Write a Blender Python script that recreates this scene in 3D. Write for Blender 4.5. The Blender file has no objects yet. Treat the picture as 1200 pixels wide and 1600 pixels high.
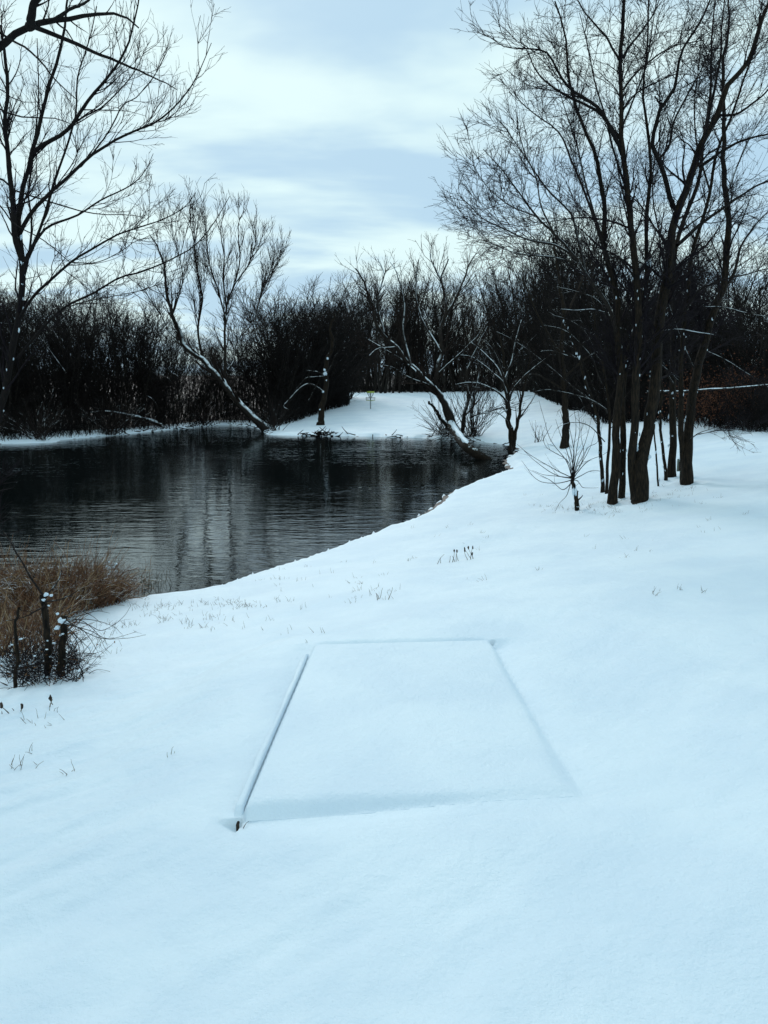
import bpy, math, random
import numpy as np
from mathutils import Vector

random.seed(7)
RNG = np.random.default_rng(11)
scene = bpy.context.scene
COL = scene.collection

# ------------------------------------------------------------------ camera
CAM_Z, PITCH, F = 3.0, math.radians(9.5), 1256.0
cam_data = bpy.data.cameras.new("camera")
cam = bpy.data.objects.new("camera", cam_data)
COL.objects.link(cam)
cam.location = (0, 0, CAM_Z)
cam.rotation_euler = (math.radians(90) - PITCH, 0, 0)
cam_data.sensor_fit = 'VERTICAL'
cam_data.sensor_height = 32.0
cam_data.lens = 32.0 * F / 1600.0
cam_data.clip_start, cam_data.clip_end = 0.05, 3000
scene.camera = cam

# ------------------------------------------------------------------ world, sun, exposure
SUN_EL, SUN_AZ = math.radians(31), math.radians(-12)      # azimuth from +Y towards +X
world = bpy.data.worlds.new("World")
scene.world = world
world.use_nodes = True
wt = world.node_tree
wt.nodes.clear()
def wn(t, **kw):
    n = wt.nodes.new(t)
    for k, v in kw.items(): setattr(n, k, v)
    return n
wo = wn('ShaderNodeOutputWorld'); bg = wn('ShaderNodeBackground')
bg.inputs['Strength'].default_value = 0.1
sky = wn('ShaderNodeTexSky', sky_type='NISHITA')
sky.sun_disc = False
sky.sun_elevation = SUN_EL
sky.sun_rotation = SUN_AZ
sky.air_density = 1.0; sky.dust_density = 2.0; sky.ozone_density = 1.5
tc = wn('ShaderNodeTexCoord'); sep = wn('ShaderNodeSeparateXYZ')
wt.links.new(tc.outputs['Generated'], sep.inputs[0])
def wmath(op, a, b=None, c=None, clamp=False):
    m = wn('ShaderNodeMath', operation=op); m.use_clamp = clamp
    for i, v in enumerate((a, b, c)):
        if v is None: continue
        if isinstance(v, (int, float)): m.inputs[i].default_value = v
        else: wt.links.new(v, m.inputs[i])
    return m.outputs[0]
zc = wmath('ADD', wmath('MAXIMUM', sep.outputs['Z'], 0.0), 0.13)
cx = wmath('DIVIDE', sep.outputs['X'], zc); cy = wmath('DIVIDE', sep.outputs['Y'], zc)
comb = wn('ShaderNodeCombineXYZ')
wt.links.new(cx, comb.inputs[0]); wt.links.new(cy, comb.inputs[1])
def wnoise(scale, detail, off, dist=0.0):
    mp = wn('ShaderNodeMapping'); mp.inputs['Location'].default_value = off
    mp.inputs['Scale'].default_value = (0.8, 1.35, 1)
    wt.links.new(comb.outputs[0], mp.inputs[0])
    n = wn('ShaderNodeTexNoise'); n.inputs['Scale'].default_value = scale
    n.inputs['Detail'].default_value = detail; n.inputs['Roughness'].default_value = 0.5
    n.inputs['Distortion'].default_value = dist
    wt.links.new(mp.outputs[0], n.inputs['Vector'])
    return n.outputs['Fac']
n1 = wnoise(1.0, 5, (-30.919, 5.905, -4.856), 0.25)
n2 = wnoise(2.2, 4, (-28.619, 5.905, -4.856))
cl = wmath('ADD', wmath('MULTIPLY', n1, 0.8), wmath('MULTIPLY', n2, 0.2))
ramp = wn('ShaderNodeValToRGB')
ramp.color_ramp.elements[0].position = 0.41; ramp.color_ramp.elements[0].color = (0, 0, 0, 1)
ramp.color_ramp.elements[1].position = 0.585; ramp.color_ramp.elements[1].color = (1, 1, 1, 1)
ramp.color_ramp.interpolation = 'EASE'
wt.links.new(cl, ramp.inputs[0])
cmix = wn('ShaderNodeMix', data_type='RGBA')
cmix.inputs['A'].default_value = (4.8, 7.0, 8.7, 1)        # grey-blue cloud body (x0.1 strength)
cmix.inputs['B'].default_value = (7.6, 9.7, 9.9, 1)        # thin bright cloud
wt.links.new(ramp.outputs[0], cmix.inputs['Factor'])
skymix = wn('ShaderNodeMix', data_type='RGBA'); skymix.inputs['Factor'].default_value = 0.975
wt.links.new(sky.outputs[0], skymix.inputs['A']); wt.links.new(cmix.outputs['Result'], skymix.inputs['B'])
wt.links.new(skymix.outputs['Result'], bg.inputs[0]); wt.links.new(bg.outputs[0], wo.inputs[0])

sun_data = bpy.data.lights.new("sun", 'SUN')
sun_data.energy = 0.95; sun_data.angle = math.radians(11); sun_data.color = (1.0, 0.975, 0.95)
sun = bpy.data.objects.new("sun", sun_data); COL.objects.link(sun)
sd_ = Vector((math.sin(SUN_AZ)*math.cos(SUN_EL), math.cos(SUN_AZ)*math.cos(SUN_EL), math.sin(SUN_EL)))
sun.rotation_euler = sd_.to_track_quat('Z', 'Y').to_euler()
scene.view_settings.view_transform = 'Standard'
scene.view_settings.look = 'None'
scene.view_settings.exposure = 0.0
scene.view_settings.gamma = 1.0
scene.view_settings.use_curve_mapping = False
scene.cycles.max_bounces = 6
scene.cycles.diffuse_bounces = 3
scene.cycles.glossy_bounces = 3

# ------------------------------------------------------------------ numeric helpers
def hash2(ix, iy, s):
    h = (ix.astype(np.int64)*374761393 + iy.astype(np.int64)*668265263 + s*1442695041) & 0x7fffffff
    h = ((h ^ (h >> 13))*1274126177) & 0x7fffffff
    return ((h ^ (h >> 16)) & 0xffff)/65535.0
def vnoise(x, y, s=0):
    ix, iy = np.floor(x), np.floor(y)
    fx, fy = x-ix, y-iy
    fx = fx*fx*(3-2*fx); fy = fy*fy*(3-2*fy)
    a, b = hash2(ix, iy, s), hash2(ix+1, iy, s)
    c, d = hash2(ix, iy+1, s), hash2(ix+1, iy+1, s)
    return (a*(1-fx)+b*fx)*(1-fy) + (c*(1-fx)+d*fx)*fy - 0.5
def fbm(x, y, s=0, o=4):
    r = 0; a = 1.0
    for k in range(o):
        ca, sa = math.cos(0.6*k+.3), math.sin(0.6*k+.3)
        r = r + a*vnoise((x*ca-y*sa)*2**k, (x*sa+y*ca)*2**k, s+k*17); a *= 0.5
    return r
def sstep(a, b, x):
    t = np.clip((x-a)/(b-a), 0, 1)
    return t*t*(3-2*t)
CP, SP = math.cos(PITCH), math.sin(PITCH)
def ray(px, py):
    a, b = (px-600)/F, -(py-800)/F
    return np.array((a, CP+b*SP, -SP+b*CP))
def at_z(px, py, z):
    d = ray(px, py); t = (z-CAM_Z)/d[2]
    return np.array((d[0]*t, d[1]*t, z))
def at_y(px, py, y):
    d = ray(px, py); t = y/d[1]
    return np.array((d[0]*t, y, CAM_Z+d[2]*t))
def catmull(pts, n):
    p = np.array(pts, float)
    if len(p) == 2:
        t = np.linspace(0, 1, n)[:, None]; return p[0]*(1-t)+p[1]*t
    q = np.vstack([2*p[0]-p[1], p, 2*p[-1]-p[-2]])
    seg = np.linalg.norm(np.diff(p, axis=0), axis=1); cum = np.concatenate([[0], np.cumsum(seg)])
    s = np.linspace(0, cum[-1], n)
    i = np.clip(np.searchsorted(cum, s, side='right')-1, 0, len(seg)-1)
    t = ((s-cum[i])/np.maximum(seg[i], 1e-9))[:, None]
    a, b, c, d = q[i], q[i+1], q[i+2], q[i+3]
    return 0.5*(2*b+(c-a)*t+(2*a-5*b+4*c-d)*t**2+(3*b-a-3*c+d)*t**3)

# ------------------------------------------------------------------ terrain definition
shore_px = [(150, 952), (200, 945), (262, 935), (320, 931), (352, 922), (385, 908), (430, 892), (480, 877),
            (520, 862), (560, 846), (600, 830), (640, 817), (664, 803), (688, 786), (704, 772), (740, 757), (775, 745),
            (797, 737), (789, 728), (794, 717), (806, 706), (800, 697), (775, 693), (750, 691), (728, 688),
            (700, 686), (640, 684), (560, 682), (480, 681), (440, 680), (418, 678), (400, 668), (350, 664.5), (300, 668),
            (200, 678), (100, 687), (20, 693)]
shore = [at_z(x, y, 0)[:2] for x, y in shore_px]
shore = [np.array((-8.5, 8.4)), np.array((-5.8, 9.6))] + shore + [np.array((-32., 36.)), np.array((-38., 24.)), np.array((-26., 10.)), np.array((-14., 7.6))]
shore = catmull(np.array(shore + [shore[0]]), 230)
def shore_dist(x, y):
    """signed distance to the pond edge, positive on land"""
    sh = x.shape; x = x.ravel(); y = y.ravel()
    best = np.full(x.shape, 1e9); inside = np.zeros(x.shape, bool)
    for k in range(len(shore)-1):
        ax, ay = shore[k]; bx, by = shore[k+1]
        dx, dy = bx-ax, by-ay
        t = np.clip(((x-ax)*dx+(y-ay)*dy)/(dx*dx+dy*dy+1e-12), 0, 1)
        best = np.minimum(best, (x-ax-t*dx)**2+(y-ay-t*dy)**2)
        inside ^= ((ay > y) != (by > y)) & (x < (bx-ax)*(y-ay)/(by-ay+1e-12)+ax)
    d = np.sqrt(best)
    return np.where(inside, -d, d).reshape(sh)
ctl = [at_z(*c) for c in [
    (600, 1600, 1.16), (200, 1550, 1.17), (1000, 1550, 1.2), (640, 1270, 1.1), (630, 1003, 1.02), (640, 1130, 1.06),
    (640, 905, .72), (740, 870, .62), (850, 805, .62), (900, 797, .68), (1000, 783, .9), (1180, 800, 1.12), (1180, 1000, 1.3),
    (1100, 1200, 1.3), (950, 745, .68), (1072, 757, .95), (1100, 700, 1.15), (1180, 676, 1.35), (850, 700, .45), (883, 698, .62),
    (830, 650, .8), (845, 625, 1.2), (900, 642, 1.2), (1000, 660, 1.28), (560, 660, .38), (560, 641, .75), (600, 624, 1.2),
    (560, 617, 1.35), (700, 615, 1.45), (450, 1000, .75), (300, 1000, .62),
    (100, 1300, 1.05), (20, 1100, .72), (150, 1000, .42), (60, 1060, .6), (420, 930, .42), (500, 900, .42)]]
ctl += [np.array(p, float) for p in [(0, 0, 1.3), (-12, 5, .5), (-16, 0, 1.2), (0, -20, 2.0), (12, 4, 1.8), (22, 12, 2.2), (30, 28, 2.0),
        (30, -20, 3), (-40, -10, 1.5), (-25, 60, .7), (-45, 55, 1.2), (-10, 62, .8), (-50, 20, 1.2), (-25, 90, 1.4), (10, 100, 1.6), (40, 70, 2.2),
        (0, 170, 2.2), (120, 120, 4), (-120, 120, 3), (-150, 0, 3), (150, 0, 5), (0, -150, 4), (0, 420, 4), (420, 0, 5), (-420, 0, 4), (0, -420, 5)]]
ctl += [np.array((p[0], p[1], 0.14)) for p in shore[::5]]
ctl = np.array(ctl)
def tps(r2): return np.where(r2 > 0, 0.5*r2*np.log(r2+1e-12), 0)
n_ = len(ctl)
S_ = 20.0
K = tps(((ctl[:, None, :2]-ctl[None, :, :2])**2).sum(-1)/S_**2) + np.eye(n_)*2e-4
Pm = np.c_[np.ones(n_), ctl[:, :2]/S_]
A = np.block([[K, Pm], [Pm.T, np.zeros((3, 3))]])
W = np.linalg.solve(A, np.r_[ctl[:, 2], 0, 0, 0])
def base_h(x, y):
    r = W[n_] + W[n_+1]*x/S_ + W[n_+2]*y/S_
    for k in range(n_):
        r = r + W[k]*tps(((x-ctl[k, 0])**2+(y-ctl[k, 1])**2)/S_**2)
    return np.clip(r, 0.0, 6.0)
# tee pad corners on the slope
pad_c = [at_z(378, 1272, 1.10)[:2], at_z(915, 1243, 1.11)[:2], at_z(771, 1003, 1.03)[:2], at_z(490, 1010, 1.01)[:2]]
PN0, PN1, PF1, PF0 = [np.array(p) for p in pad_c]
def pad_uv(x, y):
    """metric distances inside(+) from the four sides: left, right, near, far"""
    def side(a, b):
        d = (b-a)/np.linalg.norm(b-a)
        return -((x-a[0])*(-d[1])+(y-a[1])*d[0])   # positive to the right of a->b
    return side(PN0, PF0), side(PF1, PN1), side(PN1, PN0), side(PF0, PF1)
def pad_plane(x, y):
    """height of the slab, from its bilinear corner heights"""
    L, R, N, Fa = pad_uv(x, y)
    u = L/(L+R); v = N/(N+Fa)
    zc = PZ
    return (zc[0]*(1-u)+zc[1]*u)*(1-v) + (zc[3]*(1-u)+zc[2]*u)*v
def land_h(x, y, sd=None):
    if sd is None: sd = shore_dist(x, y)
    h = base_h(x, y)
    r = np.sqrt(x*x+y*y)
    sdn = sd + 0.12*fbm(x*1.6, y*1.6, 5, 3)*np.clip(r/18, .6, 2.2)
    h = np.maximum(h, 0.10+0.03*np.clip(sd, 0, 3))
    # wind-shaped snow: long low drifts running from lower left to upper right
    ca, sa = math.cos(.75), math.sin(.75)
    a, b = x*ca+y*sa, -x*sa+y*ca
    near = 1-sstep(14, 60, r)
    left = sstep(1.2, -2.0, x+.1*y-.2)*sstep(9.5, 4, r)
    h = h + fbm(a*.35, b*1.0, 3, 3)*.060*(.4+.6*near)*sstep(0, 1.5, sd)*sstep(1, 5, r+2) \
          + fbm(a*1.3, b*5.0, 9, 3)*.014*near*(1+3.0*left) + fbm(x*7, y*7, 21, 3)*.006*near+fbm(x*22, y*22, 25, 2)*.0022*sstep(9, 3, r)
    # bank: rounded lip of snow, then a steep short drop under water
    lip = sstep(0.0, 0.35, sdn)
    h = np.where(sdn > 0, np.minimum(h, 0.02+lip*0.12+np.maximum(0, sdn-.2)*.8), h)
    kk = np.clip(r/11, 1, 4)
    drop = sstep(0.03*kk, -0.11*kk, sdn)
    return h*(1-drop) + (-0.25-0.35*sstep(0, -3, sd))*drop
def AN(u): return .056*(.42+.58*sstep(.75, .2, u))
def AR(v): return .056-.020*sstep(.4, 0, v)
HOL = [(*at_z(px, py, z)[:2], a_, w_) for px, py, z, a_, w_ in ((998, 783, .9, .07, .30), (958, 785, .85, .06, .24), (973, 778, .85, .05, .2), (1072, 757, .95, .07, .28), (1049, 746, .95, .05, .22),
       (943, 771, .8, .04, .18), (902, 798, .68, .04, .14), (1040, 752, .95, .03, .15), (883, 699, .62, .06, .35))]
def hollows(x, y):
    r = 0
    for hx_, hy_, a_, w_ in HOL:
        d2 = (x-hx_)**2+(y-hy_)**2
        r = r+a_*np.exp(-d2/w_**2)-a_*.35*np.exp(-(np.sqrt(d2)-w_*1.7)**2/(w_*.6)**2)
    return r
def pad_top(x, y, L, R, N, Fa):
    u, v = np.clip(L/(L+R), 0, 1), np.clip(N/(N+Fa), 0, 1)
    wv = fbm(x*2.2, y*2.2, 71, 3)
    def edge(d, r, h):                 # how far the snow rolls down at distance d from a rim of radius r
        q = np.clip(1-d/r, 0, 1); return h*(1-np.sqrt(np.maximum(1-q*q, 0)))
    drop = edge(L, .035, .040)+edge(Fa, .03, .026)+np.maximum(AR(v)*np.exp(-(R/(.028+.03*(1-v)+.015*wv))**2), AN(u)*np.exp(-(N/(.055+.035*wv))**2))
    return pad_plane(x, y)+.022+.005*fbm(x*1.1, y*1.1, 60, 3)*sstep(0, .3, np.minimum(np.minimum(L, R), np.minimum(N, Fa)))+.0018*fbm(x*9, y*9, 61, 3)+.0012*fbm(x*24, y*24, 62, 2)-drop
def ground_h(x, y, sd=None):
    h = land_h(x, y, sd)
    L, R, N, Fa = pad_uv(x, y)
    m = np.minimum(np.minimum(L, R), np.minimum(N, Fa))
    ins = m > 0
    u = np.clip(L/(L+R), 0, 1); v = np.clip(N/(N+Fa), 0, 1)
    wob = 1+.5*fbm(x*3, y*3, 44, 2)
    near_r = np.maximum(np.abs(x-.1), 0) < 3
    plane = pad_plane(x, y)
    e = np.sqrt(np.minimum(L, 0)**2+np.minimum(R, 0)**2+np.minimum(N, 0)**2+np.minimum(Fa, 0)**2)
    lev = .022-.014*sstep(.3, -.1, L)*sstep(1.2, .0, -L)*sstep(-.3, .2, N)
    blend = sstep(1.1, 0.0, e)                      # settle the terrain to the slab plane near the pad
    h2 = h*(1-blend) + (plane+lev+(h-land_s(x, y))*sstep(-.05, .9, e))*blend
    dl = .036*np.exp(-(np.maximum(-L-.04, 0)/.13)**1.6)*(L < 0)*sstep(-.25, .02, N)*sstep(-.1, .1, Fa)
    dn = AN(u)*(1+.5*fbm(x*2.5, y*2.5, 44, 3)*sstep(-.01, -.12, N))*np.exp(-(np.maximum(-N-.02, 0)/.17)**1.6)*(N < 0)*sstep(-.14, .02, L)*np.exp(-(np.minimum(R, 0)/.10)**2)
    dr = AR(v)*np.exp(-(np.maximum(-R-.01, 0)/.12)**1.6)*(R < 0)*(N >= 0)*sstep(-.05, .1, Fa)
    df = .042*np.exp(-(Fa/.05)**2)*(Fa < 0)*sstep(-.02, .1, L)*sstep(-.02, .1, R)
    h2 = h2 - dl - dn - dr - df
    h_in = pad_top(x, y, L, R, N, Fa)-.002-.06*sstep(.015, .07, m)
    h2 = np.where(ins, h_in, h2)
    h2 = h2-hollows(x, y)
    h = h-hollows(x, y)
    return np.where((np.abs(x) < 4) & (y < 9) & (y > 1), h2, h)
def land_s(x, y): return base_h(x, y)
PZ = [1.10, 1.11, 1.03, 1.01]
def gh(x, y):
    return float(ground_h(np.array([float(x)]), np.array([float(y)]))[0])
def at_ground(px, py):
    d = ray(px, py); t0 = 0
    ts = np.geomspace(1.5, 140, 700)
    xs, ys, zs = d[0]*ts, d[1]*ts, CAM_Z+d[2]*ts
    g = ground_h(xs, ys)
    i = int(np.argmax(zs < g)) or len(ts)-1
    return np.array((xs[i], ys[i], g[i]))

# ------------------------------------------------------------------ materials
def mat(name):
    m = bpy.data.materials.new(name); m.use_nodes = True
    nt = m.node_tree; b = nt.nodes['Principled BSDF']
    return m, nt, b
def node(nt, t, **kw):
    n = nt.nodes.new(t)
    for k, v in kw.items(): setattr(n, k, v)
    return n
def tnoise(nt, scale, detail=4, rough=.55, mapscale=None, coord='Object'):
    tc = node(nt, 'ShaderNodeTexCoord'); out = tc.outputs[coord]
    if mapscale:
        mp = node(nt, 'ShaderNodeMapping'); mp.inputs['Scale'].default_value = mapscale
        nt.links.new(out, mp.inputs[0]); out = mp.outputs[0]
    n = node(nt, 'ShaderNodeTexNoise'); n.inputs['Scale'].default_value = scale
    n.inputs['Detail'].default_value = detail; n.inputs['Roughness'].default_value = rough
    nt.links.new(out, n.inputs['Vector']); return n.outputs['Fac']
def mrange(nt, v, a, b, c=0, d=1):
    n = node(nt, 'ShaderNodeMapRange'); n.interpolation_type = 'SMOOTHSTEP'
    for i, q in zip(('From Min', 'From Max', 'To Min', 'To Max'), (a, b, c, d)): n.inputs[i].default_value = q
    nt.links.new(v, n.inputs['Value']); return n.outputs[0]
def nmath(nt, op, a, b):
    m = node(nt, 'ShaderNodeMath', operation=op)
    for i, v in enumerate((a, b)):
        if isinstance(v, (int, float)): m.inputs[i].default_value = v
        else: nt.links.new(v, m.inputs[i])
    return m.outputs[0]
def mixc(nt, f, a, b):
    m = node(nt, 'ShaderNodeMix', data_type='RGBA')
    for k, v in (('A', a), ('B', b)):
        if isinstance(v, tuple): m.inputs[k].default_value = (*v, 1)
        else: nt.links.new(v, m.inputs[k])
    if isinstance(f, (int, float)): m.inputs['Factor'].default_value = f
    else: nt.links.new(f, m.inputs['Factor'])
    return m.outputs['Result']
def bump(nt, b, h, strength, dist):
    n = node(nt, 'ShaderNodeBump'); n.inputs['Strength'].default_value = strength; n.inputs['Distance'].default_value = dist
    nt.links.new(h, n.inputs['Height']); nt.links.new(n.outputs[0], b.inputs['Normal'])
SNOW_A, SNOW_B = (.70, .81, .90), (.77, .87, .94)

def snow_material(name, with_litter):
    m, nt, b = mat(name)
    big = tnoise(nt, 1.1, 4)
    col = mixc(nt, mrange(nt, big, .35, .65), SNOW_A, SNOW_B)
    b.inputs['Roughness'].default_value = .55
    b.inputs['Specular IOR Level'].default_value = .35
    b.inputs['Subsurface Weight'].default_value = 0.0
    g1 = tnoise(nt, 42, 5, .65); g2 = tnoise(nt, 170, 3, .7); g3 = tnoise(nt, 9, 4, .6)
    h = nmath(nt, 'ADD', nmath(nt, 'ADD', nmath(nt, 'MULTIPLY', g1, .7), nmath(nt, 'MULTIPLY', g2, .30)), nmath(nt, 'MULTIPLY', g3, 1.6))
    bump(nt, b, h, .62, .016)
    if with_litter:
        at = node(nt, 'ShaderNodeAttribute', attribute_name='litter')
        ln = tnoise(nt, 1.6, 6, .7)
        f = mrange(nt, nmath(nt, 'ADD', at.outputs['Fac'], nmath(nt, 'MULTIPLY', nmath(nt, 'SUBTRACT', ln, .5), .9)), .45, .6)
        litter = mixc(nt, tnoise(nt, 14, 5, .7), (.008, .006, .004), (.035, .024, .015))
        col = mixc(nt, f, col, litter)
    nt.links.new(col, b.inputs['Base Color'])
    return m
M_GROUND = snow_material('ground_snow', True)
M_SNOW = snow_material('snow', False)

def bark_material(name, dark, light, snow_lo, snow_hi, cover, scale=1.0):
    """bark with snow lying on its upward faces"""
    m, nt, b = mat(name)
    n = tnoise(nt, 7*scale, 7, .7, (6, 6, 1)); fine = tnoise(nt, 30, 3)
    col = mixc(nt, mrange(nt, n, .38, .68), dark, light)
    col = mixc(nt, nmath(nt, 'MULTIPLY', fine, .35), col, dark)
    b.inputs['Roughness'].default_value = .9
    b.inputs['Specular IOR Level'].default_value = .15
    if cover > 0:
        geo = node(nt, 'ShaderNodeNewGeometry'); s = node(nt, 'ShaderNodeSeparateXYZ')
        nt.links.new(geo.outputs['Normal'], s.inputs[0])
        f = mrange(nt, s.outputs['Z'], snow_lo, snow_hi)
        p = tnoise(nt, 4.5, 5, .65)
        g = mrange(nt, p, 1-cover-.06, 1-cover+.06)
        col = mixc(nt, nmath(nt, 'MULTIPLY', f, g), col, (.80, .88, .92))
    nt.links.new(col, b.inputs['Base Color'])
    bump(nt, b, n, .9, .02)
    return m
M_BARK = bark_material('bark_rough', (.006, .005, .004), (.038, .025, .015), .5, .75, .38)
M_BARK_DRY = bark_material('bark_dry', (.006, .005, .005), (.018, .013, .011), .5, .75, 0)
M_LIMB_SNOW = bark_material('bark_with_snow', (.010, .008, .007), (.042, .032, .025), .32, .62, .52)
M_LIMB_WHITE = bark_material('bark_snow_laden', (.012, .010, .009), (.05, .038, .030), .20, .55, .56)
M_TWIG = bark_material('twig', (.008, .006, .008), (.020, .014, .017), .4, .7, .0, 2)
M_TWIG_SNOW = bark_material('twig_with_snow', (.014, .010, .009), (.042, .030, .025), .35, .7, .42, 2)
M_TWIG_FAR = bark_material('twig_brown', (.010, .007, .006), (.036, .023, .018), .4, .7, .0, .3)
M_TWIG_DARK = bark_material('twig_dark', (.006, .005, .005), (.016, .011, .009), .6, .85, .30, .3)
M_TRUNK_FAR = bark_material('trunk_far', (.008, .007, .006), (.04, .032, .026), .4, .8, .4, .5)

def plain(name, a, b_, scale=20, rough=.8, spec=.2, metal=0):
    m, nt, b = mat(name)
    nt.links.new(mixc(nt, mrange(nt, tnoise(nt, scale, 4), .35, .65), a, b_), b.inputs['Base Color'])
    b.inputs['Roughness'].default_value = rough; b.inputs['Specular IOR Level'].default_value = spec; b.inputs['Metallic'].default_value = metal
    return m
M_REED = plain('dry_reed', (.035, .015, .007), (.24, .12, .05), 14)
def reed_snow():
    m, nt, b = mat('reed_with_snow')
    col = mixc(nt, mrange(nt, tnoise(nt, 16, 5, .7), .35, .62), (.020, .008, .004), (.20, .085, .034))
    col = mixc(nt, mrange(nt, tnoise(nt, 5, 5, .75), .52, .66), col, (.30, .20, .11))
    geo = node(nt, 'ShaderNodeNewGeometry'); sp = node(nt, 'ShaderNodeSeparateXYZ'); nt.links.new(geo.outputs['Normal'], sp.inputs[0])
    f = nmath(nt, 'MULTIPLY', mrange(nt, sp.outputs['Z'], .45, .75), mrange(nt, tnoise(nt, 5, 4, .7), .52, .58))
    nt.links.new(mixc(nt, f, col, (.80, .86, .9)), b.inputs['Base Color']); b.inputs['Roughness'].default_value = .8
    return m
M_REED_SNOW = reed_snow()
M_REED_PALE = plain('pale_reed', (.2, .12, .06), (.42, .30, .18), 9)
M_LEAF = plain('dead_leaf', (.05, .018, .010), (.13, .05, .025), 3)
M_GRASS = plain('frozen_grass', (.045, .04, .03), (.16, .13, .08), 12)
M_TIMBER = plain('old_timber', (.015, .011, .008), (.05, .035, .025), 30)
M_CONCRETE = plain('concrete', (.22, .21, .2), (.3, .29, .28), 10)
M_YELLOW = plain('yellow_green_paint', (.33, .42, .05), (.42, .5, .07), 8, .5, .4)
M_STEEL = plain('galvanised_steel', (.30, .32, .33), (.40, .42, .43), 20, .45, .5, .7)
M_SIGN = plain('weathered_sign', (.10, .12, .10), (.16, .18, .15), 25)
M_SIGN_PALE = plain('sign_print', (.45, .50, .46), (.55, .6, .55), 25)

# ------------------------------------------------------------------ mesh helpers
def link(name, me, parent=None, loc=None, **props):
    o = bpy.data.objects.new(name, me); COL.objects.link(o)
    if parent is not None: o.parent = parent
    if loc is not None: o.location = loc
    for k, v in props.items(): o[k] = v
    return o
def mesh_from(name, verts, faces, m, smooth=True, attr=None):
    """faces: (n,k) int array or list of such arrays"""
    me = bpy.data.meshes.new(name)
    fl = faces if isinstance(faces, list) else [faces]
    fl = [np.asarray(f, np.int32) for f in fl if len(f)]
    me.vertices.add(len(verts)); me.vertices.foreach_set('co', np.asarray(verts, np.float32).ravel())
    tot = sum(f.size for f in fl); nf = sum(len(f) for f in fl)
    me.loops.add(tot); me.loops.foreach_set('vertex_index', np.concatenate([f.ravel() for f in fl]))
    me.polygons.add(nf)
    sizes = np.concatenate([np.full(len(f), f.shape[1], np.int32) for f in fl])
    starts = np.concatenate([[0], np.cumsum(sizes)[:-1]]).astype(np.int32)
    me.polygons.foreach_set('loop_start', starts)
    if attr is not None:
        a = me.attributes.new('litter', 'FLOAT', 'POINT'); a.data.foreach_set('value', attr.astype(np.float32))
    me.update(calc_edges=True); me.validate()
    me.polygons.foreach_set('use_smooth', np.full(nf, smooth))
    me.materials.append(m)
    return me
def tubes(P, R, k, seed=0, rough=0.0):
    """P (B,N,3), R (B,N) -> verts, quad faces of B capped-by-taper tubes"""
    B, N, _ = P.shape
    T = np.gradient(P, axis=1); T /= np.linalg.norm(T, axis=2, keepdims=True)+1e-9
    ref = np.where(np.abs(T[:, :1, 2:3]) > .9, np.array([[[1., 0, 0]]]), np.array([[[0., 0, 1.]]]))
    U = np.cross(T[:, 0], ref[:, 0]); U /= np.linalg.norm(U, axis=1, keepdims=True)+1e-9
    Us = np.zeros_like(P)
    for i in range(N):
        U = U-(U*T[:, i]).sum(1, keepdims=True)*T[:, i]; U /= np.linalg.norm(U, axis=1, keepdims=True)+1e-9
        Us[:, i] = U
    V = np.cross(T, Us)
    th = np.arange(k)*2*np.pi/k
    rr = R[:, :, None]*np.ones((1, 1, k))
    if rough > 0:
        ii = np.arange(N)[None, :, None]*.35+np.arange(B)[:, None, None]*9; jj = np.arange(k)[None, None, :]
        rr = rr*(1+rough*vnoise(ii+0*jj, jj*1.0+0*ii, 3+seed)*2)
    v = P[:, :, None, :]+rr[..., None]*(Us[:, :, None, :]*np.cos(th)[None, None, :, None]+V[:, :, None, :]*np.sin(th)[None, None, :, None])
    idx = np.arange(B*N*k).reshape(B, N, k)
    a = idx[:, :-1]; b = idx[:, 1:]
    f = np.stack([a, np.roll(a, -1, 2), np.roll(b, -1, 2), b], -1).reshape(-1, 4)
    return v.reshape(-1, 3), f
def grow(P0, D, L, N, wig, trop, rng, bend=None):
    B = len(P0); P = np.zeros((B, N, 3)); P[:, 0] = P0; D = D.copy()
    for i in range(1, N):
        D = D + wig*rng.normal(size=(B, 3)) + trop
        D /= np.linalg.norm(D, axis=1, keepdims=True)+1e-9
        P[:, i] = P[:, i-1]+D*(L/(N-1))[:, None]
    return P
def children(P, R, L, dens, t0, t1, ang, asd, lmin, lmax, rr, rmin, N, wig, trop, rng, flat=None, short=.55):
    """spawn side branches; dens = branches per metre of parent"""
    B, Np, _ = P.shape
    cnt = rng.poisson(np.maximum(dens*L*(t1-t0), 0.0))
    i = np.repeat(np.arange(B), cnt)
    if len(i) == 0: return None
    t = t0+(t1-t0)*rng.random(len(i))
    f = t*(Np-1); j = np.minimum(f.astype(int), Np-2); w = (f-j)[:, None]
    p = P[i, j]*(1-w)+P[i, j+1]*w
    T = P[i, j+1]-P[i, j]; T /= np.linalg.norm(T, axis=1, keepdims=True)+1e-9
    r = R[i, j]*(1-w[:, 0])+R[i, j+1]*w[:, 0]
    q = rng.normal(size=(len(i), 3)); q -= (q*T).sum(1, keepdims=True)*T; q /= np.linalg.norm(q, axis=1, keepdims=True)+1e-9
    a = ang+asd*rng.normal(size=len(i))
    D = np.cos(a)[:, None]*T+np.sin(a)[:, None]*q
    ln = (lmin+(lmax-lmin)*rng.random(len(i)))*(1-short*t)
    r0 = np.maximum(r*rr, rmin)
    C = grow(p, D, ln, N, wig, trop, rng)
    s = np.linspace(0, 1, N)[None, :]
    CR = np.maximum(r0[:, None]*(1-.8*s), rmin*.55)
    return C, CR, ln
UP = np.array((0, 0, 1.0))
def cut_sets(P, R, maxn, rng):
    return (P, R) if len(P) <= maxn else (P[:maxn], R[:maxn])
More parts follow.
